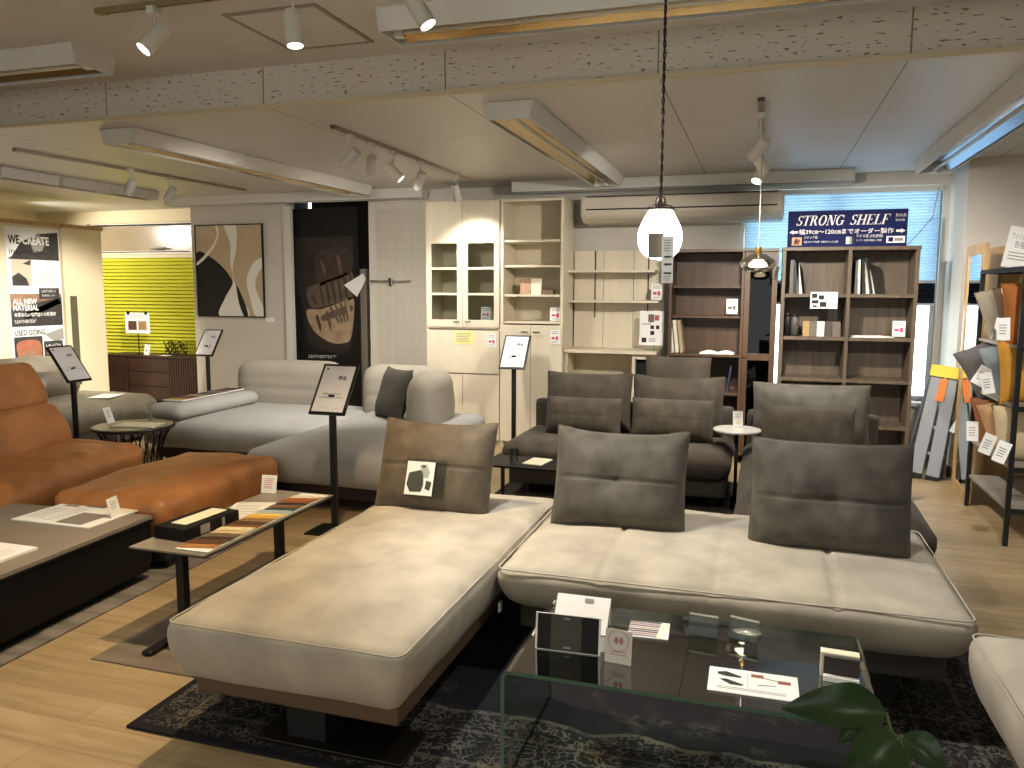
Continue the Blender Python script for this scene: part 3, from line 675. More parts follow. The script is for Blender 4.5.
for k, (px, m_, nm) in enumerate(((672.5, BW, 'white catalogue leaning first from left on the middle dark brown shelf'), (677, CREAMP, 'cream catalogue leaning second from left on the middle dark brown shelf'), (681.5, BT, 'tan catalogue leaning third from left on the middle dark brown shelf'))):
    book(nm, px, SHC[2], .3, YC+.08, .2, m_, .03, -.12, name='catalogue', group='catalogues on the dark brown unit')
book('slim dark blue book leaning in the lower compartment of the dark brown unit', 729, SHC[3], .24, YC+.08, .2, M('book_navy', '#27304A', .5), .018, .12, group='catalogues on the dark brown unit')
a = at(717, 351, Y=YC+.12)
mb = MB(); n = 8
for sgn in (-1, 1):
    v = []; f = []
    for i in range(n+1):
        t = i/n; v += [(sgn*t*.15, -.1, .004+.02*math.sin(t*PI)), (sgn*t*.15, .1, .004+.02*math.sin(t*PI))]
        if i: f.append((2*i-2, 2*i-1, 2*i+1, 2*i))
    k = len(v); v += [(p[0], p[1], 0) for p in v]; f += [(2*i, 2*i+2, k+2*i+2, k+2*i) for i in range(n)]
    mb.add(v, f)
tag(mb.build('open_booklet', PAPER, loc=(a.x, YC+.13, SHC[2]), smooth=True), 'open white booklet lying on the middle shelf of the dark brown unit', 'booklet')
price_card('white price card standing on the slim shelf of the dark brown unit', 726, 738, 299, 314, YC+.2, inkm=PIC)
# brown bookcase with two columns
YB = 7.3
x0, x1 = Xp(781, 300, YB), Xp(921, 246, YB); zt = Zp(850, 246.5, YB)
o = thing('bookcase', 'brown two column bookcase under the navy sign in front of the window', 'bookcase', (x0, YB, 0)); W = x1-x0; D = .36; t = .03
for s in (0, W-t): part(o, 'side_panel', (s, s+t, 0, D, 0, zt-t), mat=WALNUT)
part(o, 'top_panel', (-.006, W+.006, -.006, D, zt-t, zt), mat=WALNUT); part(o, 'back_panel', (t, W-t, D-.012, D, .05, zt-t), mat=WALNUT)
xm = (Xp(850, 270, YB)-x0); part(o, 'divider', (xm-t/2, xm+t/2, .005, D-.012, .05, zt-t), mat=WALNUT)
SHB2 = []
for y in (294, 337.5, 379.5, 425): z = Zp(850, y, YB); SHB2.append(z)
SHB2.append(.08)
for z in SHB2:
    for a, b in ((t, xm-t/2), (xm+t/2, W-t)): part(o, 'shelf', (a, b, .004, D-.012, z-t, z), mat=WALNUT)
part(o, 'plinth', (t, W-t, .03, .05, 0, .05), mat=WALNUT)
for k, (px, m_, tt, ln, h) in enumerate(((789, BG, .035, 0, .29), (792.5, BK, .03, 0, .3), (796.5, BG, .02, -.05, .3), (798.5, BW, .028, -.14, .3))):
    book(['grey binder, first from left on the top left bookcase shelf', 'black binder, second from left on the top left bookcase shelf', 'thin grey binder, third from left on the top left bookcase shelf', 'white catalogue leaning at right end of the top left bookcase shelf'][k], px, SHB2[0], h, YB+.05, .22, m_, tt, ln, name='binder', group='binders on the top bookcase shelves')
for k, (px, m_, tt, ln, h) in enumerate(((854, BG, .02, -.0, .28), (857, BW, .02, -.02, .29), (862, BK, .028, -.06, .3), (865.5, BW, .03, -.12, .3), (869, BK, .03, -.16, .3), (873, BW, .012, -.22, .3))):
    book(['grey binder, first from left on the top right bookcase shelf', 'white binder, second from left on the top right bookcase shelf', 'black binder, third from left on the top right bookcase shelf', 'thick white binder leaning on the top right bookcase shelf', 'black binder leaning after the thick white one, top right shelf', 'thin white folder leaning last on the top right bookcase shelf'][k], px, SHB2[0], h, YB+.05, .22, m_, tt, ln, name='binder', group='binders on the top bookcase shelves')
for k, (px, h, m_, r) in enumerate(((789, .2, BK, .03), (796, .19, M('grey_can', '#5A554F', .45), .036))):
    x = at_shelf(px, YB+.12)
    ob = thing('canister', ['dark tall canister at the left end of the second bookcase shelf', 'grey ribbed canister beside the dark one on the second bookcase shelf'][k], 'canister', (x, YB+.12, SHB2[1]), group='canisters on the bookcase')
    MB().lathe([(r, 0), (r, h*.8), (r*.97, h*.81), (r, h*.82), (r*.8, h*.88)], 20).build('body', m_, ob, smooth=True)
    MB().lathe([(r*.82, h*.88), (r*.82, h*.99), (r*.7, h)], 20).build('lid', BK, ob, smooth=True)
for k, (p0, p1, cc, nm) in enumerate(((804, 811, '#A98B5A', 'tan'), (811.2, 818, '#6B655C', 'grey brown'), (818.2, 826, '#D9D4C8', 'white'), (826.2, 833.5, '#4A423A', 'dark brown'), (833.7, 842, '#6E625A', 'mauve grey'))):
    block('colour_sample', nm+' colour sample block in the row on the second bookcase shelf', 'sample', p0, p1, SHB2[1], .13, YB+.08, M('sample'+str(k), cc, .5), .03, group='row of colour samples on the bookcase')
a, b2 = at(810, 308.5, Y=YB-.006), at(838, 292, Y=YB-.006); w, h = b2.x-a.x, b2.z-a.z
s = Sheet(w, h, .003)
for q, mi in (((.05, .25, .1, .35), 1), ((.3, .5, .2, .45), 1), ((.05, .3, .5, .7), 1), ((.35, .6, .6, .9), 1), ((.1, .25, .8, .92), 1), ((.7, .95, .15, .8), 2)): s.frac(*q, mi)
s.text('サンプル', -w*.45, h*.5, .035, 1)
tag(s.build('leaflet', [PAPER, INK, M('pale_blue_print', '#CBD6E2', .7)], loc=((a.x+b2.x)/2, YB-.006, a.z)), 'white leaflet with dark sketches hanging over the top left bookcase shelf', 'leaflet')
price_card('white card with pink print standing on the right second bookcase shelf', 892, 906, 321, 336.5, YB+.06)
mb = MB(); a = at(870, 335, Y=YB+.15)
tag(mb.bx(-.17, .17, -.1, .1, 0, .006).bx(-.15, .1, -.09, .09, .006, .012).build('magazine', [PAPER], loc=(a.x, YB+.14, SHB2[1]), rot=(0, 0, .1)), 'white magazines lying flat on the right second bookcase shelf', 'magazine')
# navy sign on top of the bookcase
NAVY = M('navy_board', '#121A4A', .7, spec=.2)
YS = YB+.1
a, b2 = at(787, 247, Y=YS), at(908.5, 208.5, Y=YS); w, h = b2.x-a.x, b2.z-zt
o = thing('shop_sign', 'navy blue sign reading STRONG SHELF on top of the brown bookcase', 'sign', ((a.x+b2.x)/2, YS, zt))
sg = Sheet(w, h, .02); sg.build('board', NAVY, o, bevel=.002)
SIGNW = M('sign_white', '#E4E1DA', .6)
class Glyph:
    """upright serif capitals drawn as outlines, slanted afterwards"""
    T, t = .19, .06
    def __init__(s, sheet, u, v, size, m, slant): s.sh, s.u, s.v, s.z, s.m, s.k, s.c = sheet, u, v, size, m, slant, 0
    def P(s, pts): s.sh.poly([(s.u+(s.c+x+y*s.k)*s.z, s.v+y*s.z) for x, y in pts], s.m, 2)
    def R(s, x0, x1, y0, y1): s.P([(x0, y0), (x1, y0), (x1, y1), (x0, y1)])
    def stem(s, x, top=True, bot=True):
        s.R(x, x+s.T, 0, 1)
        if bot: s.R(x-.08, x+s.T+.08, 0, s.t)
        if top: s.R(x-.08, x+s.T+.08, 1-s.t, 1)
    def ring(s, cx, cy, rx, ry, a0, a1, tk, n=18):
        for i in range(n):
            q = [math.radians(a0+(a1-a0)*(i+e)/n) for e in (0, 1)]
            f = lambda a, w: (cx+(rx-w*s.T)*math.cos(a), cy+(ry-w*s.t)*math.sin(a))
            s.P([f(q[0], 0), f(q[1], 0), f(q[1], tk), f(q[0], tk)])
    def put(s, ch):
        w = .7
        if ch == 'S':
            s.ring(.3, .74, .27, .26, 30, 270, .8); s.ring(.3, .26, .29, .26, -150, 90, .9); s.R(.5, .55, .72, 1); s.R(.02, .07, 0, .28); w = .66
        elif ch == 'T': s.stem(.26, False); s.R(0, .71, 1-s.t*1.3, 1); s.R(0, .05, .75, 1); s.R(.66, .71, .75, 1); w = .78
        elif ch == 'R': s.stem(.08); s.ring(.3, .75, .36, .25, -90, 90, 1); s.R(.2, .32, 1-s.t, 1); s.R(.2, .32, .5, .5+s.t); s.P([(.34, .52), (.54, .52), (.84, 0), (.62, 0)]); s.R(.6, .88, 0, s.t); w = .92
        elif ch == 'O': s.ring(.42, .5, .42, .52, 0, 360, 1, 30); w = .92
        elif ch == 'N': s.R(.1, .17, 0, 1); s.R(.0, .28, 0, s.t); s.P([(.08, 1), (.3, 1), (.8, 0), (.6, 0)]); s.R(.72, .79, 0, 1); s.R(.6, .9, 1-s.t, 1); s.R(0, .2, 1-s.t, 1); w = .96
        elif ch == 'G': s.ring(.42, .5, .42, .52, 45, 345, 1, 26); s.R(.62, .62+s.T, 0.05, .42); s.R(.52, .88, .4, .4+s.t); s.R(.7, .75, .72, 1); w = .92
        elif ch == 'H': s.stem(.08); s.stem(.64); s.R(.2, .7, .47, .47+s.t); w = .98
        elif ch in 'EF':
            s.stem(.08, bot=True); s.R(.2, .68, 1-s.t, 1); s.R(.63, .68, .76, 1); s.R(.2, .5, .48, .48+s.t); s.R(.46, .5, .38, .64)
            if ch == 'E': s.R(.2, .7, 0, s.t); s.R(.65, .7, 0, .25)
            w = .78
        elif ch == 'L': s.stem(.08); s.R(.2, .7, 0, s.t); s.R(.65, .7, 0, .27); w = .76
        elif ch == ' ': w = .34
        s.c += w
def fresh(w, h, t): s = Sheet(w, h, t); s.v, s.f, s.m = [], [], []; return s
def serif(sheet, word, u, v, width, height, m, slant):
    tmp = fresh(sheet.w, sheet.h, sheet.t); gph = Glyph(tmp, 0, 0, 1, m, slant)
    for ch in word: gph.put(ch)
    k = width/(gph.c+slant); sheet.add([(u+p[0]*k, p[1], v+p[2]*height) for p in tmp.v], tmp.f, m)
lt = fresh(w, h, .02)
serif(lt, 'STRONG', -w*.43, h*.60, w*.425, h*.27, 0, .3); lt.build('headline', SIGNW, o); lt = fresh(w, h, .02)
serif(lt, 'SHELF', w*.025, h*.60, w*.345, h*.27, 0, .3); lt.build('headline', SIGNW, o); lt = fresh(w, h, .02)
lt.text('幅39㎝～120㎝までオーダー製作', -w*.40, h*.37, h*.155, 0, width=w*.79, bold=.012)
for sgn in (-1, 1):
    x = sgn*w*.485
    lt.poly([(x, h*.42), (x-sgn*w*.035, h*.42+h*.06), (x-sgn*w*.035, h*.42+h*.03), (x-sgn*w*.075, h*.42+h*.03), (x-sgn*w*.075, h*.42-h*.03), (x-sgn*w*.035, h*.42-h*.03), (x-sgn*w*.035, h*.42-h*.06)][::(-1 if sgn > 0 else 1)], 0, 2)
lt.build('size_line', SIGNW, o); lt = fresh(w, h, .02)
lt.text('別注品', w*.40, h*.80, h*.09, 0, width=w*.085).text('受注生産', w*.40, h*.68, h*.07, 0, width=w*.075)
lt.build('small_print', SIGNW, o); lt = fresh(w, h, .02)
lt.text('コミック型', -w*.355, h*.245, h*.085, 0, width=w*.115).text('前後スライド式本棚・文庫本もたっぷり収納', -w*.355, h*.13, h*.06, 0, width=w*.29)
lt.build('small_print', SIGNW, o); lt = fresh(w, h, .02)
lt.text('ラテス型 (3色展開)', w*.085, h*.26, h*.09, 0, width=w*.22).text('サイズ・仕様も豊富にご用意', w*.085, h*.155, h*.06, 0, width=w*.21)
lt.build('small_print', SIGNW, o)
pc = fresh(w, h, .02)
pc.rect(-w*.46, -w*.375, h*.06, h*.28, 0); pc.poly([(-w*.45, h*.08), (-w*.40, h*.08), (-w*.385, h*.2), (-w*.43, h*.26)], 1, 2); pc.rect(-w*.44, -w*.41, h*.14, h*.2, 2, 3)
pc.rect(w*.0, w*.03, h*.08, h*.28, 3); pc.rect(w*.03, w*.05, h*.08, h*.28, 4); pc.rect(w*.05, w*.07, h*.08, h*.28, 2)
pc.rect(w*.335, w*.485, h*.10, h*.28, 5); pc.rect(w*.35, w*.39, h*.13, h*.25, 6, 2); pc.rect(w*.40, w*.47, h*.15, h*.23, 4, 2)
pc.build('pictures', [M('pic_tan', '#C9A078', .6), M('pic_red', '#8A3F30', .6), INK, CREAMP, GREYINK, PAPER, NAVY], o)
# step ladder folded and leaning at the window
LG = M('ladder_grey', '#8E9196', .5); LY = M('ladder_yellow', '#E0C63A', .5); LD = M('ladder_dark', '#4A4E55', .5)
p = at(916, 474, Z=0); tp = at(941, 372, Y=7.3)
o = thing('step_ladder', 'folded grey step ladder with a yellow top leaning by the window', 'step ladder', (1.335, 7.2, 0), rot=(-.13, .11, -.35))
Hh = .93
for s in (-1, 1):
    MB().bx(s*.066-.051, s*.066+.051, -.022, .022, 0, .04).build('foot', BLACKM, o)
    v = lambda x, y, z: (x, y, z)
    r = MB(); xb, xt = s*.066, s*.052
    r.add([(xb-.05, -.018, .04), (xb+.05, -.018, .04), (xb+.05, .018, .04), (xb-.05, .018, .04), (xt-.046, -.018, Hh), (xt+.046, -.018, Hh), (xt+.046, .018, Hh), (xt-.046, .018, Hh)], [(0, 3, 2, 1), (4, 5, 6, 7), (0, 1, 5, 4), (1, 2, 6, 5), (2, 3, 7, 6), (3, 0, 4, 7)])
    r.build('front_rail', LG, o, bevel=.003)
    r = MB(); xb, xt = s*.15-.03, s*.095-.01
    r.add([(xb-.012, .06, 0), (xb+.012, .06, 0), (xb+.012, .1, 0), (xb-.012, .1, 0), (xt-.01, .03, Hh), (xt+.01, .03, Hh), (xt+.01, .06, Hh), (xt-.01, .06, Hh)], [(0, 3, 2, 1), (4, 5, 6, 7), (0, 1, 5, 4), (1, 2, 6, 5), (2, 3, 7, 6), (3, 0, 4, 7)])
    r.build('rear_rail', LD, o, bevel=.003)
for k in range(3):
    z = .22+.22*k; x = .115-.01*k; MB().bx(-x, x, .0, .07, z-.012, z+.012).build('step', LG, o, bevel=.003)
MB().bx(-.11, .11, -.035, .075, Hh-.02, Hh+.025).bx(-.11, .11, -.042, -.035, Hh-.07, Hh+.025).build('top_cap', LY, o, bevel=.008)
MB().bx(-.03, .03, -.026, -.019, Hh-.27, Hh-.08).build('warning_label', M('orange_label', '#D9782E', .6), o)
MB().bx(-.02, .02, -.03, -.018, .45, .64).build('spreader', CHROME, o, rot=(0, .3, 0))
# framed standing mirror and the oak panel beside it
o = thing('standing_mirror', 'tall oak framed mirror leaning against the pillar beside the window', 'mirror', (1.5, 6.74, 0), rot=(0, 0, -PI/2-.04))
mw, mh = .62, 1.9; mb = MB(); e = .075
mb.bx(-mw/2, -mw/2+e, 0, .03, 0, mh).bx(mw/2-e, mw/2, 0, .03, 0, mh).bx(-mw/2+e, mw/2-e, 0, .03, mh-e, mh).bx(-mw/2+e, mw/2-e, 0, .03, 0, e)
mb.build('frame', OAK, o, bevel=.003); MB().bx(-mw/2+e, mw/2-e, .008, .012, e, mh-e).build('mirror_glass', M('mirror_silver', '#D8DCDC', .03, 1), o)
MB().bx(-mw/2+e, mw/2-e, .013, .026, e, mh-e).build('backing', BLACKM, o)
o = thing('oak_cabinet', 'plain oak cabinet standing behind the black cushion rack against the pillar', 'cabinet', (1.72, 7.0, 0))
part(o, 'side_panel', (0, .03, -.02, .3, 0, 1.9), mat=OAK); part(o, 'side_panel', (.62, .65, -.02, .3, 0, 1.9), mat=OAK); part(o, 'top_panel', (.03, .62, -.02, .3, 1.87, 1.9), mat=OAK)
part(o, 'door', (.032, .618, -.02, .0, .02, 1.868), mat=OAK); part(o, 'back_panel', (.03, .62, .285, .3, 0, 1.87), mat=OAK)
# dark sideboard in front of the yellow blind
q0, q1 = at(103, 354, Y=8.4), at(187.5, 355, Y=8.4)
hz = q0.z; x0 = q0.x; W = min((q1.x-q0.x)+.45, -6.63-x0)
o = thing('sideboard', 'dark espresso sideboard with ribbed doors and drawers under the yellow green blind', 'sideboard', (x0, 8.4, 0)); D = .42
part(o, 'body', (0, W, .015, D, .1, hz-.03), mat=ESP); part(o, 'top', (-.01, W+.01, 0, D, hz-.03, hz), mat=ESP); part(o, 'plinth', (.05, W-.05, .06, D-.04, 0, .1), mat=BLACKM)
xa, xb = Xp(128, 370, 8.4)-x0, Xp(170, 370, 8.4)-x0
for a, b in ((.02, xa), (xb, W-.02)):
    rb = MB(); n = int((b-a)/.035)
    for i in range(n): rb.bx(a+i*(b-a)/n+.004, a+(i+1)*(b-a)/n-.006, -.012, .015, .13, hz-.04)
    rb.build('ribbed_door', ESP, o, bevel=.004)
for u, v in ((hz-.04, hz-.21), (hz-.22, hz-.4), (hz-.41, .13)): part(o, 'drawer', (xa+.01, xb-.01, -.002, .015, v, u), mat=ESP, bevel=.003)
SBX, SBZ = x0, hz
# things on the sideboard
a, b2 = at(126, 333, Y=8.5), at(149, 313, Y=8.5); w, h = b2.x-a.x, b2.z-a.z
o = thing('sample_board', 'white board with two brown leather samples on a thin stand on the sideboard', 'sample board', ((a.x+b2.x)/2, 8.5, SBZ))
s = Sheet(w, h, .004); s.frac(.12, .47, .4, .84, 1).frac(.54, .88, .4, .84, 2).lines(.2, .8, .12, .3, 3, 3, .35)
s.build('sheet', [PAPER, M('leather_dark', '#5A3A26', .5), M('leather_tan', '#9B7A50', .5), GREYINK], o, loc=(0, 0, a.z-SBZ))
MB().lathe([(.05, 0), (.05, .008)], 16).cyl((0, .006, .008), (0, .006, a.z-SBZ+h*.3), .006, 8).build('stand', BLACK, o)
for u in (.1, .83):
    MB().bx((u-.5)*w, (u-.5)*w+.035, -.012, .008, a.z-SBZ+h-.02, a.z-SBZ+h+.02).build('clip', BLACK, o)
p = at(147.5, 352, Y=8.52); s = Sheet(.085, .135, .003); s.lines(.2, .8, .15, .4, 3, 1).frac(.35, .65, .5, .7, 2)
tag(s.build('price_card', [PAPER, GREYINK, REDINK], loc=(p.x, 8.5, SBZ), rot=(-.12, .08, 0)), 'small leaning white card beside the sample board on the dark sideboard', 'price card', 'white price cards')
p = at(165, 353.5, Y=8.45); tag(MB().bx(-.06, .06, -.05, .05, 0, .004).build('flat_card', PAPER, loc=(p.x, 8.46, SBZ), rot=(0, 0, .3)), 'white card lying flat at the right end of the dark sideboard', 'card')
p = at(176, 350, Y=8.55); mb = MB(); rnd = random.Random(4)
for r0 in (.0, .07, .14, .21):
    pts = [(-.17+.34*i/24, .03*math.sin(i*.7+r0*20), .03+r0*.62+.022*math.sin(i*1.3+r0*40)) for i in range(25)]; mb.tube(pts, .007, 5)
for i in range(9): x = -.16+.04*i; mb.cyl((x, .0, .0), (x+.02*math.sin(i), .0, .15+.03*math.sin(i*2)), .005, 6)
tag(mb.build('wire_ornament', M('wire_metal', '#3E3A30', .35, .8), loc=(p.x, 8.55, SBZ)), 'dark curly wire ornament at the right end of the sideboard', 'ornament')
# abstract picture on the side wall
YA = 8.075
a, b2 = at(199.5, 315.5, Y=YA), at(261.5, 224.5, Y=YA); w, h = b2.x-a.x, b2.z-a.z
o = thing('abstract_picture', 'framed abstract picture in beige, black and white on the pale side wall', 'picture', ((a.x+b2.x)/2, YA, a.z))
s = Sheet(w, h, .02); C1, C2, C3 = 1, 2, 3
def curve(pts, n=10):
    out = []; N = len(pts)
    for i in range(N):
        p0, p1, p2, p3 = (Vector(pts[(i+k) % N]) for k in (-1, 0, 1, 2))
        for j in range(n):
            t = j/n; out.append(tuple(.5*((2*p1)+(-p0+p2)*t+(2*p0-5*p1+4*p2-p3)*t*t+(-p0+3*p1-3*p2+p3)*t**3)))
    return [(min(1, max(0, u)), min(1, max(0, v))) for u, v in out]
def blob(pts, m_, layer): s.fpoly(curve(pts)[::-1], m_, layer)
blob([(0.0, .3), (.25, .36), (.5, .55), (.62, .8), (.64, 1), (0, 1), (0, .7)], 1, 1)
blob([(.45, 0), (.62, 0), (.62, .25), (.55, .5), (.63, .75), (.78, 1), (.33, 1), (.42, .8), (.55, .62), (.52, .4), (.53, .2)], 2, 2)
blob([(1, .36), (.86, .42), (.76, .6), (.8, .8), (.88, 1), (1, 1), (1, .9), (.9, .72), (.9, .58), (1, .45)], 2, 2)
blob([(.6, .66), (.66, .74), (.74, .9), (.76, 1), (.7, 1), (.63, .85)], 1, 3)
blob([(.34, 0), (.36, .1), (.28, .24), (.14, .36), (0, .44), (0, .41), (.12, .33), (.25, .22), (.33, .1), (.31, 0)], 2, 3)
s.build('canvas', [M('art_beige', '#BBA78A', .8), M('art_black', '#121211', .8), M('art_white', '#E3DFD6', .8)], o)
e = .012; mb = MB()
mb.bx(-w/2-e, -w/2, -.016, .012, -e, h+e).bx(w/2, w/2+e, -.016, .012, -e, h+e).bx(-w/2, w/2, -.016, .012, h, h+e).bx(-w/2, w/2, -.016, .012, -e, 0); mb.build('frame', BLACK, o)
p = at(270, 322, Y=8.09); tag(MB().bx(-.05, .05, -.02, 0, 0, .05).build('wall_label', PAPER, loc=(p.x, 8.1, p.z)), 'tiny white label plate on the wall right of the abstract picture', 'label')
# dark leather poster board in the alcove
YP = 8.2
a, b2 = at(293, 372, Y=YP), at(358, 207, Y=YP); w, h = b2.x-a.x, b2.z
o = thing('poster_board', 'tall black poster board with a brown leather recliner photograph in the alcove', 'poster', ((a.x+b2.x)/2, YP, 0))
s = Sheet(w, h, .03)
def zf_(y): return 1-at(325, y, Y=YP).z/h
def uf_(x): return (at(x, 290, Y=YP).x-a.x)/w
def pb(pts, m_, layer): s.fpoly(curve([(uf_(x), zf_(y)) for x, y in pts], 8)[::-1], m_, layer)
s.frac(.1, .93, zf_(237), zf_(262), 1)
pb([(296, 268), (304, 258), (318, 252), (335, 250), (351, 247), (352, 290), (351, 330), (346, 352), (325, 350), (308, 342), (304, 310), (298, 285)], 2, 2)
pb([(318, 255), (350, 248), (352, 272), (330, 282), (320, 284)], 5, 3)
pb([(308, 290), (318, 284), (340, 276), (353, 272), (354, 297), (335, 303), (318, 308), (310, 305)], 3, 3)
pb([(307, 311), (322, 309), (342, 302), (354, 298), (353, 326), (349, 342), (330, 342), (313, 330)], 4, 3)
for i in range(6): pb([(320+i*6, 286-i*2), (322+i*6, 285-i*2), (325+i*6, 303-i*1.5), (323+i*6, 304-i*1.5)], 5, 4)
for i in range(4): pb([(330+i*5, 308-i*2), (332+i*5, 307-i*2), (340+i*3, 322-i), (338+i*3, 322-i)], 3, 4)
for i, (u, v_, l_, m_) in enumerate(((322, 262, 14, 3), (330, 259, 18, 5), (338, 256, 20, 3), (345, 254, 22, 5), (316, 316, 16, 5), (326, 312, 18, 3), (346, 300, 20, 4), (312, 296, 10, 5))): pb([(u, v_), (u+2.2, v_-.6), (u+5, v_+l_*.6), (u+4.5, v_+l_), (u+1.5, v_+l_*.5)], m_, 6)
pb([(310, 334), (325, 343), (348, 341), (352, 328), (350, 346), (332, 351), (314, 346)], 2, 5)
pb([(322, 316), (340, 308), (352, 305), (352, 311), (338, 316), (324, 321)], 3, 5)
s.text('LEATHERTEX™', (uf_(308)-.5)*w, (1-zf_(358))*h, .05, 6, width=.36, bold=0)
LB = lambda n, c: M(n, c, .6, var=.25, vs=9)
s.build('board', [M('poster_black', '#0B0A0A', .5), LB('pr1', '#2B2621'), LB('pr2', '#2A221C'), LB('pr3', '#5F5044'), LB('pr4', '#A58C72'), LB('pr5', '#3B3029'), PAPER], o)
MB().bx(-w/2+.05, w/2-.05, .015, .2, 0, .02).bx(-.03, .03, .015, .05, 0, h*.8).build('stand', BLACKM, o)
o = tag(MB().bx(0, .1, 0, .25, 0, at(364, 269, Y=8.25).z).build('grey_panel', M('grey_board', '#8A8274', .6), loc=(at(359, 300, Y=8.25).x, 8.25, 0), bevel=.003), 'narrow grey panel standing right of the dark leather poster', 'panel')
# chrome wall hook with a tilted white piece
p = at(391, 281, Y=8.05)
o = thing('wall_rail', 'thin chrome hanger rail on the white tiled wall', 'wall rail', (p.x, 8.08, p.z))
a, b2 = at(370, 281, Y=8.02), at(410, 281, Y=8.02)
MB().cyl((a.x-p.x, -.05, 0), (b2.x-p.x, -.05, 0), .009, 10).build('rod', CHROME, o, smooth=True)
MB().bx(-.02, .02, -.06, 0, -.05, .035).build('bracket', CHROME, o, bevel=.003)
MB().bx(-.008, .008, -.006, 0, -1.2, -.05).build('wall_strip', METALW, o)
T = [at(x, y, Y=8.178) for x, y in ((344, 285), (363, 273.5), (366, 279), (357, 297))]; c = T[0]
v = [tuple(q-c) for q in T]+[tuple(q-c+Vector((0, .004, 0))) for q in T]
tag(MB().add(v, [(0, 3, 2, 1), (4, 5, 6, 7), (0, 1, 5, 4), (1, 2, 6, 5), (2, 3, 7, 6), (3, 0, 4, 7)]).build('paper_sail', PAPER, loc=c), 'tilted white paper piece in front of the dark leather poster', 'paper')  # thin tilted four-cornered plate in plain white
# ---------------------------------------------------------------- upholstery
def fabric(name, hx, var=.10, vs=5, rough=.85, bump=.12, bs=220, sheen=.08): return M(name, hx, rough, var=var, vs=vs, bump=bump, bs=bs, sheen=sheen, spec=.2)
SUEDE = fabric('beige_suede', '#ABA292', .2, 5); SUEDEP = fabric('beige_piping', '#B0A99B', .03)
TAUPE = fabric('taupe_leather', '#605547', .28, 11, .6, .08, 90, .1); TAUPE2 = fabric('grey_taupe_leather', '#4F4B43', .3, 11, .6, .08, 90, .1)
CHAR = fabric('dark_taupe_suede', '#474036', .28, 10); CHARP = fabric('dark_piping', '#4E473E', .03); CHAR2 = fabric('dark_taupe_base', '#433E35', .05)
IVORY = fabric('ivory_grey_fabric', '#A8A7A2', .05, 4); IVB = fabric('ivory_back_fabric', '#A29B8D', .04, 4)
def leather(name, hx):
    m = M(name, hx, .42, var=.22, vs=5, bump=.4, bs=16, spec=.4); return m
TAN = leather('tan_leather', '#A97040'); OLIVE = leather('olive_leather', '#6B6455')
BRN = M('brown_plinth', '#5A4632', .6)
def put(mb, geo, T): return mb.add(geo[0], geo[1], 0, T)
TR = lambda x, y, z, rz=0: Matrix.Translation((x, y, z)) @ Matrix.Rotation(rz, 4, 'Z')
def seat(par, name, x0, x1, y0, y1, z0, z1, mat, pipe=None, pr=.03, label=None, **k):
    g = soft(x1-x0, y1-y0, z1-z0, **k); c = ((x0+x1)/2, (y0+y1)/2)
    o = put(MB(), g, TR(c[0], c[1], z0)).build(name, mat, par, smooth=True)
    if label: o['label'] = label
    if pipe:
        r = k.get('r', .05); q = k.get('bulge', .02)*.35-r*.12-.003
        piping(MB(), x1-x0+2*q, y1-y0+2*q, r, z1-r*.22, .0034, TR(c[0], c[1], 0)).build('piping', pipe, o, smooth=True)
    return o
# near beige chaise
o = thing('chaise_sofa', 'long beige suede chaise at the front on a brown plinth over the dark rug', 'sofa', (-1.455, 3.08, 0))
seat(o, 'seat_cushion', -.44, .44, -.975, .985, .205, .435, SUEDE, SUEDEP, r=.035, crown=.035, bulge=.014, taper=.05, grooves=(('x', -.02, .006, .015),), wr=.009, ws=2.2, seed=1, seg=.025)
part(o, 'plinth', (-.37, .40, -.92, .9, .165, .23), mat=BRN, bevel=.01)
for y in (-.8, .7): part(o, 'sled_foot', (-.15, .40, y-.10, y+.10, .012, .026), mat=M('sled_metal', '#3A352C', .35, .8)); part(o, 'foot_post', (-.05, .1, y-.06, y+.06, .026, .17), mat=BLACKM)
# beige two seater
o = thing('sofa', 'beige suede sofa seat at centre front joined to the chaise', 'sofa', (-.12, 3.5, 0))
seat(o, 'seat_cushion', -.87, .865, -.55, .55, .245, .435, SUEDE, SUEDEP, r=.04, crown=.032, bulge=.022, taper=.06, grooves=(('x', -.44, .015, .012), ('x', -.01, .015, .012), ('x', .42, .015, .012)), wr=.009, ws=2.4, seed=3, seg=.02)
part(o, 'plinth', (-.8, .8, -.45, .48, .15, .27), mat=CHAR2, bevel=.01)
for x, y in ((-.6, -.3), (.6, -.3), (-.6, .35), (.6, .35)): part(o, 'foot', (x-.04, x+.04, y-.12, y+.12, .012, .15), mat=BLACK)
MB().bx(-.88, -.872, -.50, -.47, .22, .26).build('care_tag', PAPER, o)
# their loose back cushions
FRONTC = 'loose cushions on the beige suede sofa'
cushion('brown taupe cushion with a photo card in a clear sleeve, standing on the chaise', (-1.55, 3.565, .438), .61, .46, .2, TAUPE, lean=.36, seam=.010, seed=1, group=FRONTC, pinch=.02, ear=.07, wr=.009, n=60)
cushion('grey taupe tufted cushion standing in the middle of the beige sofa', (-.615, 3.59, .436), .63, .46, .22, TAUPE2, lean=.30, seam=.010, tuft=.022, seed=2, group=FRONTC, pinch=.03, ear=.08, wr=.009, n=60)
cushion('dark taupe tufted cushion standing at the right end of the beige sofa', (.305, 3.555, .432), .65, .475, .22, TAUPE2, lean=.16, seam=.009, tuft=.028, seed=3, group=FRONTC, pinch=.02, ear=.03, wr=.009, n=60)
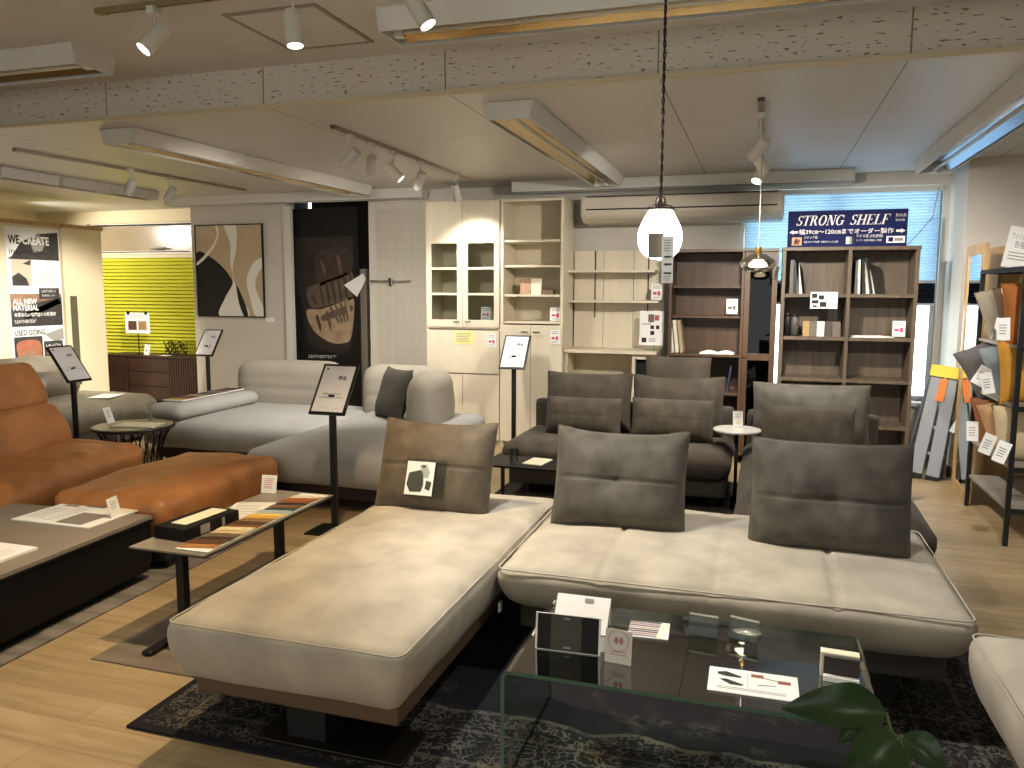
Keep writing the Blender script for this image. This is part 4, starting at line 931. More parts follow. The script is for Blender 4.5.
# photo card in its sleeve
a, b2, a2, b3 = at(411, 488, Y=3.72), at(438.5, 458, Y=3.76), at(409, 490, Y=3.72), at(449, 455, Y=3.76)
w, h = b3.x-a2.x, b3.z-a2.z
o = thing('photo_card', 'small black and white photo card in a clear sleeve hanging on the brown taupe cushion', 'card', ((a2.x+b3.x)/2+.072, 3.49, a2.z+.03), rot=(-.36, 0, 0))
MB().bx(-w/2, w/2, -.003, .001, 0, h).build('clear_sleeve', ACRYL, o)
s = Sheet(w*.7, h*.86, .002)
s.fpoly([(.1, .35), (.3, .3), (.5, .25), (.62, .35), (.66, .7), (.6, .9), (.2, .92), (.05, .7)], 1); s.fpoly([(.45, .1), (.7, .08), (.85, .3), (.8, .5), (.6, .45)], 2); s.fpoly([(.75, .55), (.95, .6), (.9, .85), (.72, .8)], 1); s.frac(.55, .66, .1, .18, 1, 2)
s.build('photo', [PAPER, M('photo_dark', '#3E4138', .6), M('photo_grey', '#A9ACA6', .6)], o, loc=(-w*.12, -.0045, h*.06))
MB().tube([(-.06, .012, h), (-.02, .03, h+.12), (.06, .03, h+.12), (.09, .012, h)], .0015, 4).build('string', ACRYL, o)
# dark sofa behind
o = thing('dark_sofa', 'dark taupe two seat sofa in front of the cream desk', 'sofa', (-.98, 6.0, 0))
seat(o, 'seat_cushion', -.86, .0, -.42, .45, .20, .42, CHAR, r=.08, crown=.02, bulge=.02, taper=.03, wr=.008, seed=5, seg=.045)
seat(o, 'seat_cushion', .0, .80, -.42, .45, .20, .42, CHAR, r=.08, crown=.02, bulge=.02, taper=.03, wr=.008, seed=6, seg=.045)
seat(o, 'base', -.82, .78, -.36, .45, .09, .23, CHAR2, r=.02, crown=0, bulge=0, taper=0, wr=.0)
seat(o, 'back_frame', -.83, .80, .42, .52, .2, .64, CHAR2, r=.03, crown=0, bulge=.0, taper=0, wr=.0)
for x, y in ((-.7, -.25), (.7, -.25), (-.7, .4), (.7, .4)): part(o, 'leg', (x-.025, x+.025, y-.025, y+.025, 0, .1), mat=BLACK)
DK = 'cushions on the dark sofas'
def px_cushion(label, xa, xb, ytop, ybot, Y, zb, t, lean, mat=CHAR, **k):
    a, b = at(xa, (ytop+ybot)/2, Y=Y), at(xb, (ytop+ybot)/2, Y=Y); zt_ = at((xa+xb)/2, ytop, Y=Y+.05).z
    cushion(label, ((a.x+b.x)/2, Y+t*.35, zb), b.x-a.x, (zt_-zb)/math.cos(lean), t, mat, lean=lean, group=DK, pipe=CHARP, pinch=.03, n=30, **k)
px_cushion('large dark taupe back cushion at the left of the dark sofa', 542, 629, 375, 432, 6.14, .43, .26, .2, seed=11, ear=.03)
px_cushion('large dark taupe back cushion with a headrest cushion perched above it', 630, 723, 379, 435, 6.14, .43, .26, .2, seed=12, ear=.05)
px_cushion('long lumbar cushion at the left of the dark sofa', 543, 619, 399, 431, 5.90, .43, .2, .28, seed=13, seam=.003)
px_cushion('long lumbar cushion in the middle of the dark sofa below the headrest cushion', 629, 713, 401, 436, 5.88, .43, .2, .28, seed=14, seam=.003)
px_cushion('dark headrest cushion perched highest, on top of the back cushion', 644, 710, 357.5, 392, 6.3, at(677, 392, Y=6.3).z, .14, .2, mat=fabric('olive_taupe_suede', '#474036', .2, 6), seed=15)
# dark chaise
o = thing('dark_chaise', 'dark taupe chaise to the right of the round side table behind the beige sofa', 'sofa', (.36, 5.35, 0))
seat(o, 'seat_cushion', -.44, .49, -1.2, 1.0, .19, .42, CHAR, r=.09, crown=.02, bulge=.03, taper=.03, wr=.01, seed=8, seg=.05)
seat(o, 'base', -.43, .42, -1.05, .95, .09, .23, CHAR2, r=.02, crown=0, bulge=0, taper=0, wr=0)
seat(o, 'back_frame', -.44, .5, .98, 1.08, .2, .64, CHAR2, r=.03, crown=0, bulge=0, taper=0, wr=0)
for x, y in ((-.36, -.95), (.36, -.95), (-.36, .85), (.36, .85)): part(o, 'leg', (x-.025, x+.025, y-.025, y+.025, 0, .1), mat=BLACK)
px_cushion('large dark grey back cushion on the dark chaise in front of the bookcase', 752, 873, 386, 440, 6.05, .43, .24, .18, mat=TAUPE2, seed=16, ear=.02)
px_cushion('long lumbar cushion on the dark chaise', 761, 858, 409, 442, 5.72, .43, .2, .28, seed=17)
# pouf at the right edge
o = thing('pouf', 'beige suede seat block cut off by the right edge of the view', 'pouf', (1.17, 2.2, 0))
seat(o, 'seat_cushion', -.475, .475, -.62, .64, .2, .44, SUEDE, SUEDEP, r=.035, crown=.03, bulge=.014, taper=.05, wr=.007, ws=2.2, seed=9, seg=.04)
part(o, 'plinth', (-.38, .38, -.52, .52, .1, .22), mat=BRN, bevel=.01)
for x in (-.3, .3): part(o, 'sled_foot', (x-.04, x+.04, -.4, .4, .012, .1), mat=BLACK)
# ivory sectional
o = thing('ivory_sectional', 'ivory grey corner sofa with rounded backs under the dark poster', 'sofa', (-3.7, 5.9, 0))
seat(o, 'seat_cushion', -1.36, .22, -.42, .95, .19, .425, IVORY, r=.045, crown=.02, bulge=.02, taper=.03, wr=.006, seed=21, seg=.05)
seat(o, 'chaise_cushion', .24, 1.33, -1.2, .85, .19, .43, IVORY, r=.05, crown=.025, bulge=.02, taper=.03, wr=.006, seed=22, seg=.05)
part(o, 'base', (-1.28, .2, -.34, .9, .1, .2), (.3, 1.3, -1.1, .8, .1, .2), mat=M('dark_base', '#2B211A', .6))
for x, y in ((-1.2, -.28), (-1.2, .8), (.4, -1.0), (1.2, -1.0), (.4, .7), (1.2, .7)): part(o, 'leg', (x-.03, x+.03, y-.03, y+.03, 0, .1), mat=BLACK)
def sweep(path, prof, endr=.1):
    """rounded upright slab swept along a curved path"""
    N = len(path); ln = [0]
    for i in range(1, N): ln.append(ln[-1]+(Vector(path[i])-Vector(path[i-1])).length)
    v = []; f = []; n = len(prof)
    for i, p in enumerate(path):
        a, b = Vector(path[max(0, i-1)]), Vector(path[min(N-1, i+1)]); t = (b-a).normalized(); sd = Vector((-t.y, t.x, 0))
        e = min(ln[i], ln[-1]-ln[i])/endr; e = 1 if e >= 1 else math.sqrt(max(0, 1-(1-e)**2)); e = max(e, .02)
        for (y, z) in prof:
            zm = prof[0][1]; v.append(tuple(Vector(p)+sd*(y*(.35+.65*e))+Vector((0, 0, zm+(z-zm)*(.78+.22*e)))))
    for i in range(N-1):
        for k in range(n): k2 = (k+1) % n; f.append((i*n+k, i*n+k2, (i+1)*n+k2, (i+1)*n+k))
    f += [tuple(range(n-1, -1, -1)), tuple(range((N-1)*n, N*n))]
    return v, f
def backprof(th, z0, z1, seam):
    out = []; H = z1-z0
    for s in (-1, 1):
        zs = [z0+H*i/18 for i in range(19)]
        if s == 1: zs = zs[::-1]
        for z in zs:
            t = (z-z0)/H; y = th/2*(1 if t < .7 else math.sqrt(max(0.002, 1-((t-.7)/.3)**2)))*(1+.12*math.sin(PI*min(1, t*1.5)))
            if s == -1: y -= .022*math.exp(-((t-seam)/.03)**2)
            out.append((s*y, z))
    return out[::-1]
def dense(pts, n=8):
    out = []
    for i in range(len(pts)-1):
        p0, p1, p2, p3 = (Vector(pts[max(0, min(len(pts)-1, i+k))]) for k in (-1, 0, 1, 2))
        for j in range(n): t = j/n; out.append(tuple(.5*((2*p1)+(-p0+p2)*t+(2*p0-5*p1+4*p2-p3)*t*t+(-p0+3*p1-3*p2+p3)*t**3)))
    return out+[tuple(pts[-1])]
g = sweep(dense([(-1.3, .87, 0), (-1.0, .9, 0), (-.6, .91, 0), (-.15, .9, 0)], 10), backprof(.26, .38, .86, .42), .16)
MB().add(*g).build('backrest', IVB, o, smooth=True)
g = sweep(dense([(.16, .74, 0), (.36, .79, 0), (.62, .81, 0), (.86, .74, 0), (.99, .55, 0), (1.03, .3, 0), (1.03, -.02, 0)], 9), backprof(.26, .38, .86, .42), .16)
MB().add(*g).build('backrest', IVB, o, smooth=True)
g = soft(.34, 1.12, .13, r=.055, crown=.01, bulge=.01, taper=.0, wr=.003, seg=.035); put(MB(), g, TR(-1.14, .14, .44)).build('armrest', IVORY, o, smooth=True)
cushion('small dark grey scatter cushion leaning in the curved corner of the ivory sofa', (-3.04, 6.1, .45), .44, .45, .16, fabric('dark_scatter', '#4A463E', .1), rz=-.62, lean=.3, seed=31, n=22, pinch=.08)
sw = Sheet(.20, .9, .008); cols = ['#B89A5A', '#7E4A26', '#3C2C22', '#A08A70', '#5B4636', '#2A2624', '#76685A', '#463A34', '#6A3A28', '#352E2A']
sm = [PAPER]+[M('strip'+str(i), c, .6) for i, c in enumerate(cols)]
for i in range(10): sw.frac(.02, .98, .01+i*.098, .1+i*.098, 10-i)
tag(sw.build('swatch_board', sm, loc=(-4.86, 5.62, .59), rot=(-PI/2, 0, .03)), 'leather swatch board lying on the ivory sofa armrest', 'swatch board')
# tan leather sofa
o = thing('leather_sofa', 'tan leather sofa with a high creased backrest at the left edge', 'sofa', (-4.16, 3.92, 0), math.radians(104))
def crease(p, n):
    c = Vector((0, 0, 0))
    if n.y < -.3 or n.z > .2: c.z += .021*math.sin(p.x*32+3*noise.noise(p*3)) * max(0, min(1, (.30-p.y)*3.5)) * (.35+noise.noise(p*2.2+Vector((3, 1, 2))))
    return c
g = soft(1.62, 1.0, .30, r=.08, crown=.02, bulge=.04, taper=.04, wr=.014, ws=3.2, seed=41, seg=.03, ridge=crease); put(MB(), g, TR(0, .5, .14)).build('seat', TAN, o, smooth=True)
def lay(x0, w, z, h, d, y, lean, seed, name):
    def cr(p, n): return Vector((0, .014*math.sin(p.x*15+4*noise.noise(p*2.5+Vector((seed, 0, 0)))+p.z*6)*(1 if n.y < -.2 else 0)*(.4+noise.noise(p*3)), 0))
    g = soft(w, d, h, r=.055, crown=.0, bulge=.025, taper=0, wr=.016, ws=4, seed=seed, seg=.022, ridge=cr)
    T = TR(x0, y, z) @ Matrix.Rotation(-lean, 4, 'X'); put(MB(), g, T).build(name, TAN, o, smooth=True)
lay(.38, .80, .36, .36, .26, .60, .46, 42, 'back_cushion'); lay(.37, .79, .655, .36, .24, .755, .44, 43, 'headrest')
lay(-.42, .80, .36, .36, .26, .60, .46, 44, 'back_cushion'); lay(-.42, .79, .655, .36, .24, .755, .44, 45, 'headrest')
part(o, 'base', (-.7, .7, .15, .9, .06, .16), mat=BLACKM)
for x, y in ((-.62, .2), (.62, .2), (-.62, .85), (.62, .85)): part(o, 'leg', (x-.03, x+.03, y-.03, y+.03, 0, .07), mat=BLACK)
o = thing('leather_ottoman', 'tan leather ottoman between the sample table and the drum table', 'ottoman', (-3.44, 3.98, 0), .06)
def cr2(p, n): return Vector((0, 0, .010*math.exp(-((p.x-.16-.25*p.y)/.03)**2)*(1 if n.z > .2 else 0)))+n*(.008*math.sin(p.y*42+4*noise.noise(p*4))*(1 if abs(n.z) < .5 else 0)*(.4+noise.noise(p*3)))
g = soft(.71, 1.2, .27, r=.042, crown=.025, bulge=.018, taper=.03, wr=.014, ws=3.5, seed=46, seg=.03, ridge=cr2); put(MB(), g, TR(0, 0, .15)).build('cushion', TAN, o, smooth=True)
part(o, 'base', (-.33, .33, -.55, .55, .06, .17), mat=BLACKM)
for x, y in ((-.28, -.48), (.28, -.48), (-.28, .48), (.28, .48)): part(o, 'leg', (x-.025, x+.025, y-.025, y+.025, 0, .07), mat=BLACK)
# olive sofa at far left
o = thing('olive_sofa', 'dark olive leather sofa at far left below the tall printed poster', 'sofa', (-5.98, 5.85, 0), PI/2)
put(MB(), soft(1.75, 1.0, .3, r=.1, crown=.02, bulge=.03, taper=.03, wr=.008, seed=51, seg=.05), TR(0, .5, .17)).build('seat', OLIVE, o, smooth=True)
put(MB(), soft(1.55, .30, .46, r=.11, crown=.02, bulge=.03, taper=.0, wr=.016, ws=4, seed=52, seg=.04), TR(-.12, .98, .40) @ Matrix.Rotation(-.3, 4, 'X')).build('back_cushion', OLIVE, o, smooth=True)
put(MB(), soft(.5, .26, .3, r=.1, crown=.02, bulge=.03, taper=.0, wr=.018, ws=5, seed=53, seg=.04), TR(.30, .74, .43) @ Matrix.Rotation(-.5, 4, 'X')).build('lumbar_cushion', M('olive_dark', '#4E473B', .45, var=.2, vs=6, bump=.25, bs=25), o, smooth=True)
part(o, 'base', (-.8, .8, .06, .95, .05, .2), mat=M('olive_base', '#4B463C', .6))
for x, y in ((-.7, .15), (.7, .15), (-.7, .85), (.7, .85)): part(o, 'leg', (x-.03, x+.03, y-.03, y+.03, 0, .06), mat=BLACK)
tag(MB().bx(-.11, .11, -.16, .16, 0, .004).build('paper_sheet', PAPER, loc=(-6.2, 6.25, .492), rot=(0, 0, .3)), 'white sheet lying on the seat of the dark olive sofa', 'paper')
# ---------------------------------------------------------------- rugs
def rug_mat():
    m, nt, b = base_mat('vintage_rug'); L = nt.links
    tc = nd(nt, 'ShaderNodeTexCoord'); sp = nd(nt, 'ShaderNodeSeparateXYZ'); L.new(tc.outputs['Object'], sp.inputs[0])
    def mth(op, a, b_=None, c=None):
        n = nd(nt, 'ShaderNodeMath', operation=op)
        for i, q in enumerate((a, b_, c)):
            if q is None: continue
            if isinstance(q, (int, float)): n.inputs[i].default_value = q
            else: L.new(q, n.inputs[i])
        return n.outputs[0]
    ax = mth('ABSOLUTE', sp.outputs['X']); ay = mth('ABSOLUTE', sp.outputs['Y'])
    dx = mth('SUBTRACT', RW/2, ax); dy = mth('SUBTRACT', RH/2, ay); e = mth('MINIMUM', dx, dy)
    wn = nd(nt, 'ShaderNodeTexNoise'); wn.inputs['Scale'].default_value = 3; wn.inputs['Detail'].default_value = 2; L.new(tc.outputs['Object'], wn.inputs['Vector'])
    wob = mth('MULTIPLY_ADD', wn.outputs['Fac'], .16, -.08); ew = mth('ADD', e, wob)
    v1 = nd(nt, 'ShaderNodeTexVoronoi', feature='DISTANCE_TO_EDGE'); v1.inputs['Scale'].default_value = 24; L.new(tc.outputs['Object'], v1.inputs['Vector'])
    v2 = nd(nt, 'ShaderNodeTexVoronoi', feature='F1'); v2.inputs['Scale'].default_value = 11; L.new(tc.outputs['Object'], v2.inputs['Vector'])
    r2 = mth('FRACT', mth('MULTIPLY', v2.outputs['Distance'], 5.5)); ring = mth('LESS_THAN', r2, .24)
    ln1 = mth('LESS_THAN', v1.outputs['Distance'], .055); orn = mth('MAXIMUM', ln1, ring)
    n1 = nd(nt, 'ShaderNodeTexNoise'); n1.inputs['Scale'].default_value = 45; n1.inputs['Detail'].default_value = 4; L.new(tc.outputs['Object'], n1.inputs['Vector'])
    n3 = nd(nt, 'ShaderNodeTexNoise'); n3.inputs['Scale'].default_value = 5; n3.inputs['Detail'].default_value = 4; L.new(tc.outputs['Object'], n3.inputs['Vector'])
    wear = mth('MULTIPLY', mth('GREATER_THAN', n1.outputs['Fac'], .46), mth('MULTIPLY_ADD', n3.outputs['Fac'], 2.2, -.55))
    inb = mth('LESS_THAN', ew, .46); edge = mth('LESS_THAN', e, .035)
    strip = mth('LESS_THAN', mth('ABSOLUTE', mth('SUBTRACT', e, .16)), .008); strip2 = mth('LESS_THAN', mth('ABSOLUTE', mth('SUBTRACT', ew, .46)), .010)
    strip3 = mth('LESS_THAN', mth('ABSOLUTE', mth('SUBTRACT', e, .34)), .006)
    amt = mth('MULTIPLY', mth('MULTIPLY', orn, inb), wear)
    amt = mth('MAXIMUM', amt, mth('MULTIPLY', mth('MAXIMUM', strip2, mth('MAXIMUM', strip, strip3)), mth('MULTIPLY_ADD', wear, .6, .25)))
    amt = mth('MAXIMUM', amt, mth('MULTIPLY', mth('MAXIMUM', mth('MULTIPLY_ADD', n3.outputs['Fac'], 4, -2.2), 0), mth('MULTIPLY_ADD', n1.outputs['Fac'], 2.2, -.85)))
    amt = mth('MULTIPLY', amt, mth('SUBTRACT', 1, edge)); amt = mth('MINIMUM', mth('MAXIMUM', amt, 0), 1)
    mx = nd(nt, 'ShaderNodeMixRGB'); mx.inputs[1].default_value = lin('#242326'); mx.inputs[2].default_value = lin('#6E695C'); L.new(amt, mx.inputs[0])
    L.new(mx.outputs[0], b.inputs['Base Color']); b.inputs['Roughness'].default_value = .95; b.inputs['Specular IOR Level'].default_value = .1
    bp = nd(nt, 'ShaderNodeBump'); bp.inputs['Strength'].default_value = .3; bp.inputs['Distance'].default_value = .004; L.new(n1.outputs['Fac'], bp.inputs['Height']); L.new(bp.outputs['Normal'], b.inputs['Normal'])
    return m
RW, RH = 3.02, 2.2
tag(MB().bx(-RW/2, RW/2, -RH/2, RH/2, 0, .012).build('rug', rug_mat(), loc=(-2.1+RW/2, 2.12+RH/2, 0), bevel=.004), 'dark vintage patterned rug under the beige sofa and glass table', 'rug')
RG = M('grey_rug', '#787169', .95, var=.35, vs=3, stretch=(.5, 5, 1), bump=.3, bs=160, spec=.1)
tag(MB().bx(-.9, .9, -1.6, 1.6, 0, .01).build('rug', RG, loc=(-3.86, 2.95, 0), rot=(0, 0, .035), bevel=.003), 'grey streaky rug under the low black coffee table at left', 'rug')
tag(MB().bx(-.27, .27, -.72, .72, 0, .006).build('floor_mat', M('grey_mat', '#75695C', .85, var=.22, vs=4, stretch=(1, 3, 1), spec=.2), loc=(-2.37, 3.22, 0), rot=(0, 0, .0)), 'plain grey brown mat on the floor left of the beige chaise', 'mat')
tag(MB().bx(-1.0, 1.0, -.95, .95, 0, .01).build('rug', M('dark_plain_rug', '#37312B', .95, var=.2, vs=8, spec=.1), loc=(-.9, 5.6, 0)), 'plain dark rug under the dark sofa', 'rug')
# ---------------------------------------------------------------- tables
gx0, gx1, gy0, gy1, gh = -.72, .362, 2.185, 2.77, .40; gt = .012
o = thing('glass_table', 'clear bent glass coffee table on the dark patterned rug', 'coffee table', ((gx0+gx1)/2, (gy0+gy1)/2, .012))
hw, hd, H = (gx1-gx0)/2, (gy1-gy0)/2, gh-.012
prof = [(-hw, 0), (-hw, H-.03)]+[(-hw+.03-.03*math.cos(a), H-.03+.03*math.sin(a)) for a in (.4, .8, 1.2)]+[(-hw+.03, H)]
prof = prof+[(-x, z) for x, z in prof[::-1]]
def offs(p, d):
    out = []
    for i, (x, z) in enumerate(p):
        a = Vector(p[max(0, i-1)]); b = Vector(p[min(len(p)-1, i+1)]); t = (b-a).normalized(); out.append((x+t.y*d, z-t.x*d))
    return out
inn = offs(prof, gt); n = len(prof); v = []; f = []; mi = []
for y in (-hd, hd): v += [(x, y, z) for x, z in prof]; v += [(x, y, z) for x, z in inn]
mb = MB(); mb.v = v
for i in range(n-1):
    mb.f += [(i, 2*n+i, 2*n+i+1, i+1), (n+i, n+i+1, 3*n+i+1, 3*n+i), (i, i+1, n+i+1, n+i), (2*n+i, 3*n+i, 3*n+i+1, 2*n+i+1)]; mb.m += [0, 0, 1, 1]
mb.f += [(0, n, 3*n, 2*n), (n-1, 3*n-1, 4*n-1, 2*n-1)]; mb.m += [1, 1]
TG = glass_mat('table_glass', '#E8EFEC', 0, .42)
mb.build('glass_body', [TG, M('glass_edge', '#2F5A4C', .1, spec=.8)], o)
def gl_(x, y, Z=gh+.001): return at(x, y, Z=Z)
def standing(name, label, cat, pl, pr, h, Z, build, mats, lean=.12, group=None, t=.003):
    a, b = at(*pl, Z=Z), at(*pr, Z=Z); d = b-a; s = Sheet(d.length, h, t); build(s)
    return tag(s.build(name, mats, loc=(a+b)/2, rot=(-lean, 0, math.atan2(d.y, d.x))), label, cat, group)
def lying(name, label, cat, pl, pr, depth, Z, build, mats, t=.003, group=None):
    a, b = at(*pl, Z=Z), at(*pr, Z=Z); d = b-a; s = Sheet(d.length, depth, t); build(s)
    return tag(s.build(name, mats, loc=(a+b)/2+Vector((0, 0, t/2)), rot=(-PI/2, 0, math.atan2(d.y, d.x))), label, cat, group)
OLV = M('print_olive', '#3B3626', .5)
standing('brochure', 'black brochure with an olive panel standing open at the left of the glass table', 'brochure', (535, 648), (600, 656), .118, gh+.001, lambda s: s.frac(.03, .97, .02, .98, 1).frac(.24, .71, .04, .96, 2, 2).frac(.44, .53, .08, .13, 3, 3).frac(.44, .55, .86, .91, 3, 3), [PAPER, BLACKM, OLV, GREYINK], .14)
a = gl_(552, 629); b2 = gl_(606, 636)
o = thing('white_folder', 'white folder standing behind the black brochure on the glass table', 'folder', (a+b2)/2, math.atan2(b2.y-a.y, b2.x-a.x)-.0)
fw = (b2-a).length
MB().bx(-fw/2, fw/2, -.002, .002, 0, .13).build('front_cover', PAPER, o, rot=(-.75, 0, 0)); MB().bx(-fw/2, fw/2, .09, .094, 0, .09).build('back_cover', PAPER, o)
s = Sheet(.03, .012, .001); s.build('label_patch', GREYINK, o, loc=(.02, .070, .082), rot=(-.75, 0, 0))
def seal(s):
    import math as mm
    w = s.w
    for k in range(28):
        q = [2*PI*(k+e)/28 for e in (0, 1)]; f = lambda a, r: (r*w*mm.cos(a), s.h*.68+r*w*mm.sin(a))
        s.poly([f(q[0], .40), f(q[1], .40), f(q[1], .375), f(q[0], .375)], 1)
    s.frac(.36, .48, .22, .42, 1, 1).frac(.54, .66, .22, .42, 1, 1).frac(.3, .7, .3, .34, 1, 2).lines(.2, .85, .64, .8, 2, 1, .3)
standing('price_card', 'white card with a round red seal print standing on the glass table', 'card', (604.5, 661), (631, 666), .105, gh+.001, seal, [M('card_beige', '#D8D0C4', .7), M('seal_red', '#B58078', .7)], .1)
lying('swatch_fan', 'fan of purple and beige leather swatch strips on a white sheet, on the glass table', 'swatch card', (627, 636), (668, 640.5), .13, gh+.001,
      lambda s: [s.frac(0, .8, .02+.12*i, .11+.12*i, 1+i % 5) for i in range(8)]+[s.fpoly([(.8, .05), (.98, .05), (.9, .98), (.7, .98)], 6, 2)], [PAPER, M('sw1', '#4A4048', .5), M('sw2', '#9A8078', .5), M('sw3', '#6A5F70', .5), M('sw4', '#B9A698', .5), M('sw5', '#58504C', .5), CREAMP])
def prod(s):
    D1, D2 = 1, 2
    s.fpoly([(.10, .2), (.2, .14), (.38, .3), (.36, .36), (.2, .36), (.1, .3)], 1); s.fpoly([(.12, .5), (.2, .46), (.4, .62), (.38, .68), (.25, .68)], 1)
    s.frac(.48, .62, .12, .26, 2); s.fpoly([(.55, .2), (.8, .3), (.8, .33), (.55, .23)], 2, 2); s.frac(.78, .92, .26, .4, 2)
    s.fpoly([(.55, .55), (.75, .5), (.76, .52), (.56, .58)], 1); s.frac(.44, .445, .08, .7, 3).lines(.1, .9, .78, .9, 2, 3, .4)
lying('product_sheet', 'white product sheet with drawings lying at the front of the glass table', 'sheet', (707, 690), (800, 703.5), .15, gh+.002, prod, [PAPER, INK, M('print_rust', '#8E4A35', .6), GREYINK])
for k, (pl, pr, nm) in enumerate((((688, 634), (717, 639), 'clear acrylic card holder, left one of two in the middle of the glass table'), ((728, 637), (757, 644), 'clear acrylic card holder, right one of two in the middle of the glass table'))):
    a, b = gl_(*pl), gl_(*pr); d = b-a; ob = thing('acrylic_holder', nm, 'card holder', (a+b)/2, math.atan2(d.y, d.x), 'acrylic holders on the glass table'); L_ = d.length
    MB().bx(-L_/2, L_/2, 0, .004, 0, .07).build('front_plate', ACRYL, ob, rot=(-.3, 0, 0)); MB().bx(-L_/2, L_/2, 0, .08, 0, .004).build('foot_plate', ACRYL, ob)
    MB().bx(-L_/2, L_/2, -.001, .005, .066, .072).build('top_edge', M('acrylic_edge', '#B9B9A8', .2), ob, rot=(-.3, 0, 0))
a = gl_(747, 633)
tag(MB().lathe([(.045, 0), (.05, .003), (.045, .006)], 20, 0, Matrix.Scale(.55, 4, (0, 1, 0))).build('silver_disc', M('silver', '#D9D4C4', .2, .9), loc=a, smooth=True), 'small shiny oval dish behind the right acrylic holder on the glass table', 'dish')
a, b = gl_(823, 678), gl_(859, 684); d = b-a; L_ = d.length
ob = thing('card_box', 'white cards in a dark holder at the right end of the glass table', 'card holder', (a+b)/2, math.atan2(d.y, d.x))
part(ob, 'holder', (-L_/2, L_/2, .0, .012, 0, .07), mat=M('holder_brown', '#2E2721', .4)); part(ob, 'front_card', (-L_/2, L_/2, -.02, -.002, 0, .018), mat=PAPER); part(ob, 'back_card', (-L_/2-.01, L_/2, .014, .05, 0, .075), mat=CREAMP)
# low black coffee table at left
o = thing('coffee_table', 'low black coffee table with a greige top at the left edge', 'coffee table', (-3.495, 2.565, .01), .05)
TOPM = M('greige_top', '#81766A', .5, var=.04, vs=8); BLK = M('black_lacquer', '#060606', .5, spec=.25)
part(o, 'table_top', (-.475, .475, -.76, .76, .325, .345), mat=TOPM); part(o, 'top_edge', (-.478, .478, -.763, .763, .312, .324), mat=BLK)
part(o, 'side_panel', (-.46, .46, .74, .76, .08, .312), mat=BLK); part(o, 'side_panel', (-.46, .46, -.76, -.74, .08, .312), mat=BLK)
part(o, 'drawer_front', (.42, .47, -.735, .05, .05, .305), mat=BLK); part(o, 'drawer_front', (.42, .462, .055, .738, .05, .305), mat=BLK); part(o, 'divider', (-.44, .42, .06, .08, .08, .312), mat=BLK); part(o, 'shelf', (-.46, .46, -.74, .74, .06, .08), mat=BLK); part(o, 'back_panel', (-.46, -.44, -.74, .74, .08, .312), mat=BLK)
part(o, 'plinth', (-.38, .42, -.7, .52, 0, .06), mat=BLK)
CT = .356
def board1(s): s.frac(.35, .6, .05, .35, 1).frac(.62, .98, .08, .4, 4).frac(.52, .86, .55, .95, 2).frac(.05, .3, .2, .28, 3).frac(.1, .28, .34, .4, 3).lines(.05, .3, .5, .9, 7, 3, .18).lines(.32, .5, .45, .95, 8, 3, .16)
lying('sample_sheet', 'white product sheet with a grey sample and pictures on the low black table', 'sheet', (11, 520), (88, 529), .47, CT, board1, [PAPER, M('print_photo', '#6F7076', .6, var=.4, vs=30), M('sample_grey', '#857C74', .6), GREYINK, CREAMP], .006)
lying('sample_sheet', 'white booklet at the very left edge on the low black table', 'booklet', (-8, 566), (38, 549.5), .28, CT, lambda s: s.frac(.1, .6, .1, .5, 1).lines(.1, .8, .6, .9, 4, 1, .3), [PAPER, M('pale_grey', '#C9C7C4', .7)], .012)
standing('price_card', 'small white card in a clear stand on the right corner of the low black table', 'price card', (112, 520), (122, 515), .11, CT, lambda s: s.lines(.2, .8, .2, .6, 4, 1, .3), [PAPER, GREYINK], .25)
# sample table beside the chaise
o = thing('side_table', 'long narrow table with leather swatches beside the beige chaise', 'side table', (-2.432, 3.265, .006))
part(o, 'table_top', (-.2, .2, -.535, .535, .405, .414), mat=M('stone_top', '#837A6C', .3, var=.06, vs=10)); part(o, 'top_frame', (-.19, .19, -.52, .52, .394, .405), mat=BLACK)
for x, y in ((.0, -.44), (.12, .13)): part(o, 'leg', (x-.02, x+.02, y-.02, y+.02, .02, .395), mat=BLACK)
part(o, 'foot_bar', (-.025, .025, -.68, .2, 0, .02), mat=BLACK, bevel=.006); part(o, 'foot_bar', (.02, .15, .1, .16, 0, .02), mat=BLACK)
TT = .42
bx_ = (at(155, 531, Z=TT+.0), at(207, 543, Z=TT+.0))
o = thing('presentation_box', 'black box with a pale printed lid on the narrow sample table', 'box', (-2.53, 3.02, TT), 1.50-PI/2)
part(o, 'box_body', (-.075, .105, -.16, .20, 0, .058), mat=BLK, bevel=.004); part(o, 'lid_sheet', (-.03, .06, -.10, .17, .058, .061), mat=CREAMP); part(o, 'end_label', (.105, .1065, -.06, .0, .008, .05), (.105, .1065, .08, .1, .008, .05), mat=GREYINK)
sc = ['#A8733C', '#5E3A22', '#3E2A20', '#6B5B45', '#C9B48A', '#D8CDA8', '#7A4C28', '#4E3423', '#8C6A44', '#C79A3A', '#E0C477', '#9FB0B4', '#3B3F45', '#6E5136', '#2F2B2A', '#8A4E22', '#A66430', '#D9CDB5']
o = thing('swatch_board', 'row of brown, gold and grey leather swatches along the narrow sample table', 'swatch board', (-2.325, 2.76, TT+.004), rot=(-PI/2, 0, 0))
s = Sheet(.17, 1.0, .004); s.build('board', PAPER, o)
for i, c in enumerate(sc):
    q = fresh(.17, 1.0, .004); z = .01+i*.051; q.add([(-.082, -.0045-.003*(i % 2), z), (.082, -.0045-.003*(i % 2), z+.035), (.082, -.0055-.003*(i % 2), z+.085), (-.082, -.0055-.003*(i % 2), z+.052)], [(0, 1, 2, 3)])
    sw_ = q.build('swatch', M('lsw'+str(i), c, .5, var=.1, vs=30), o)
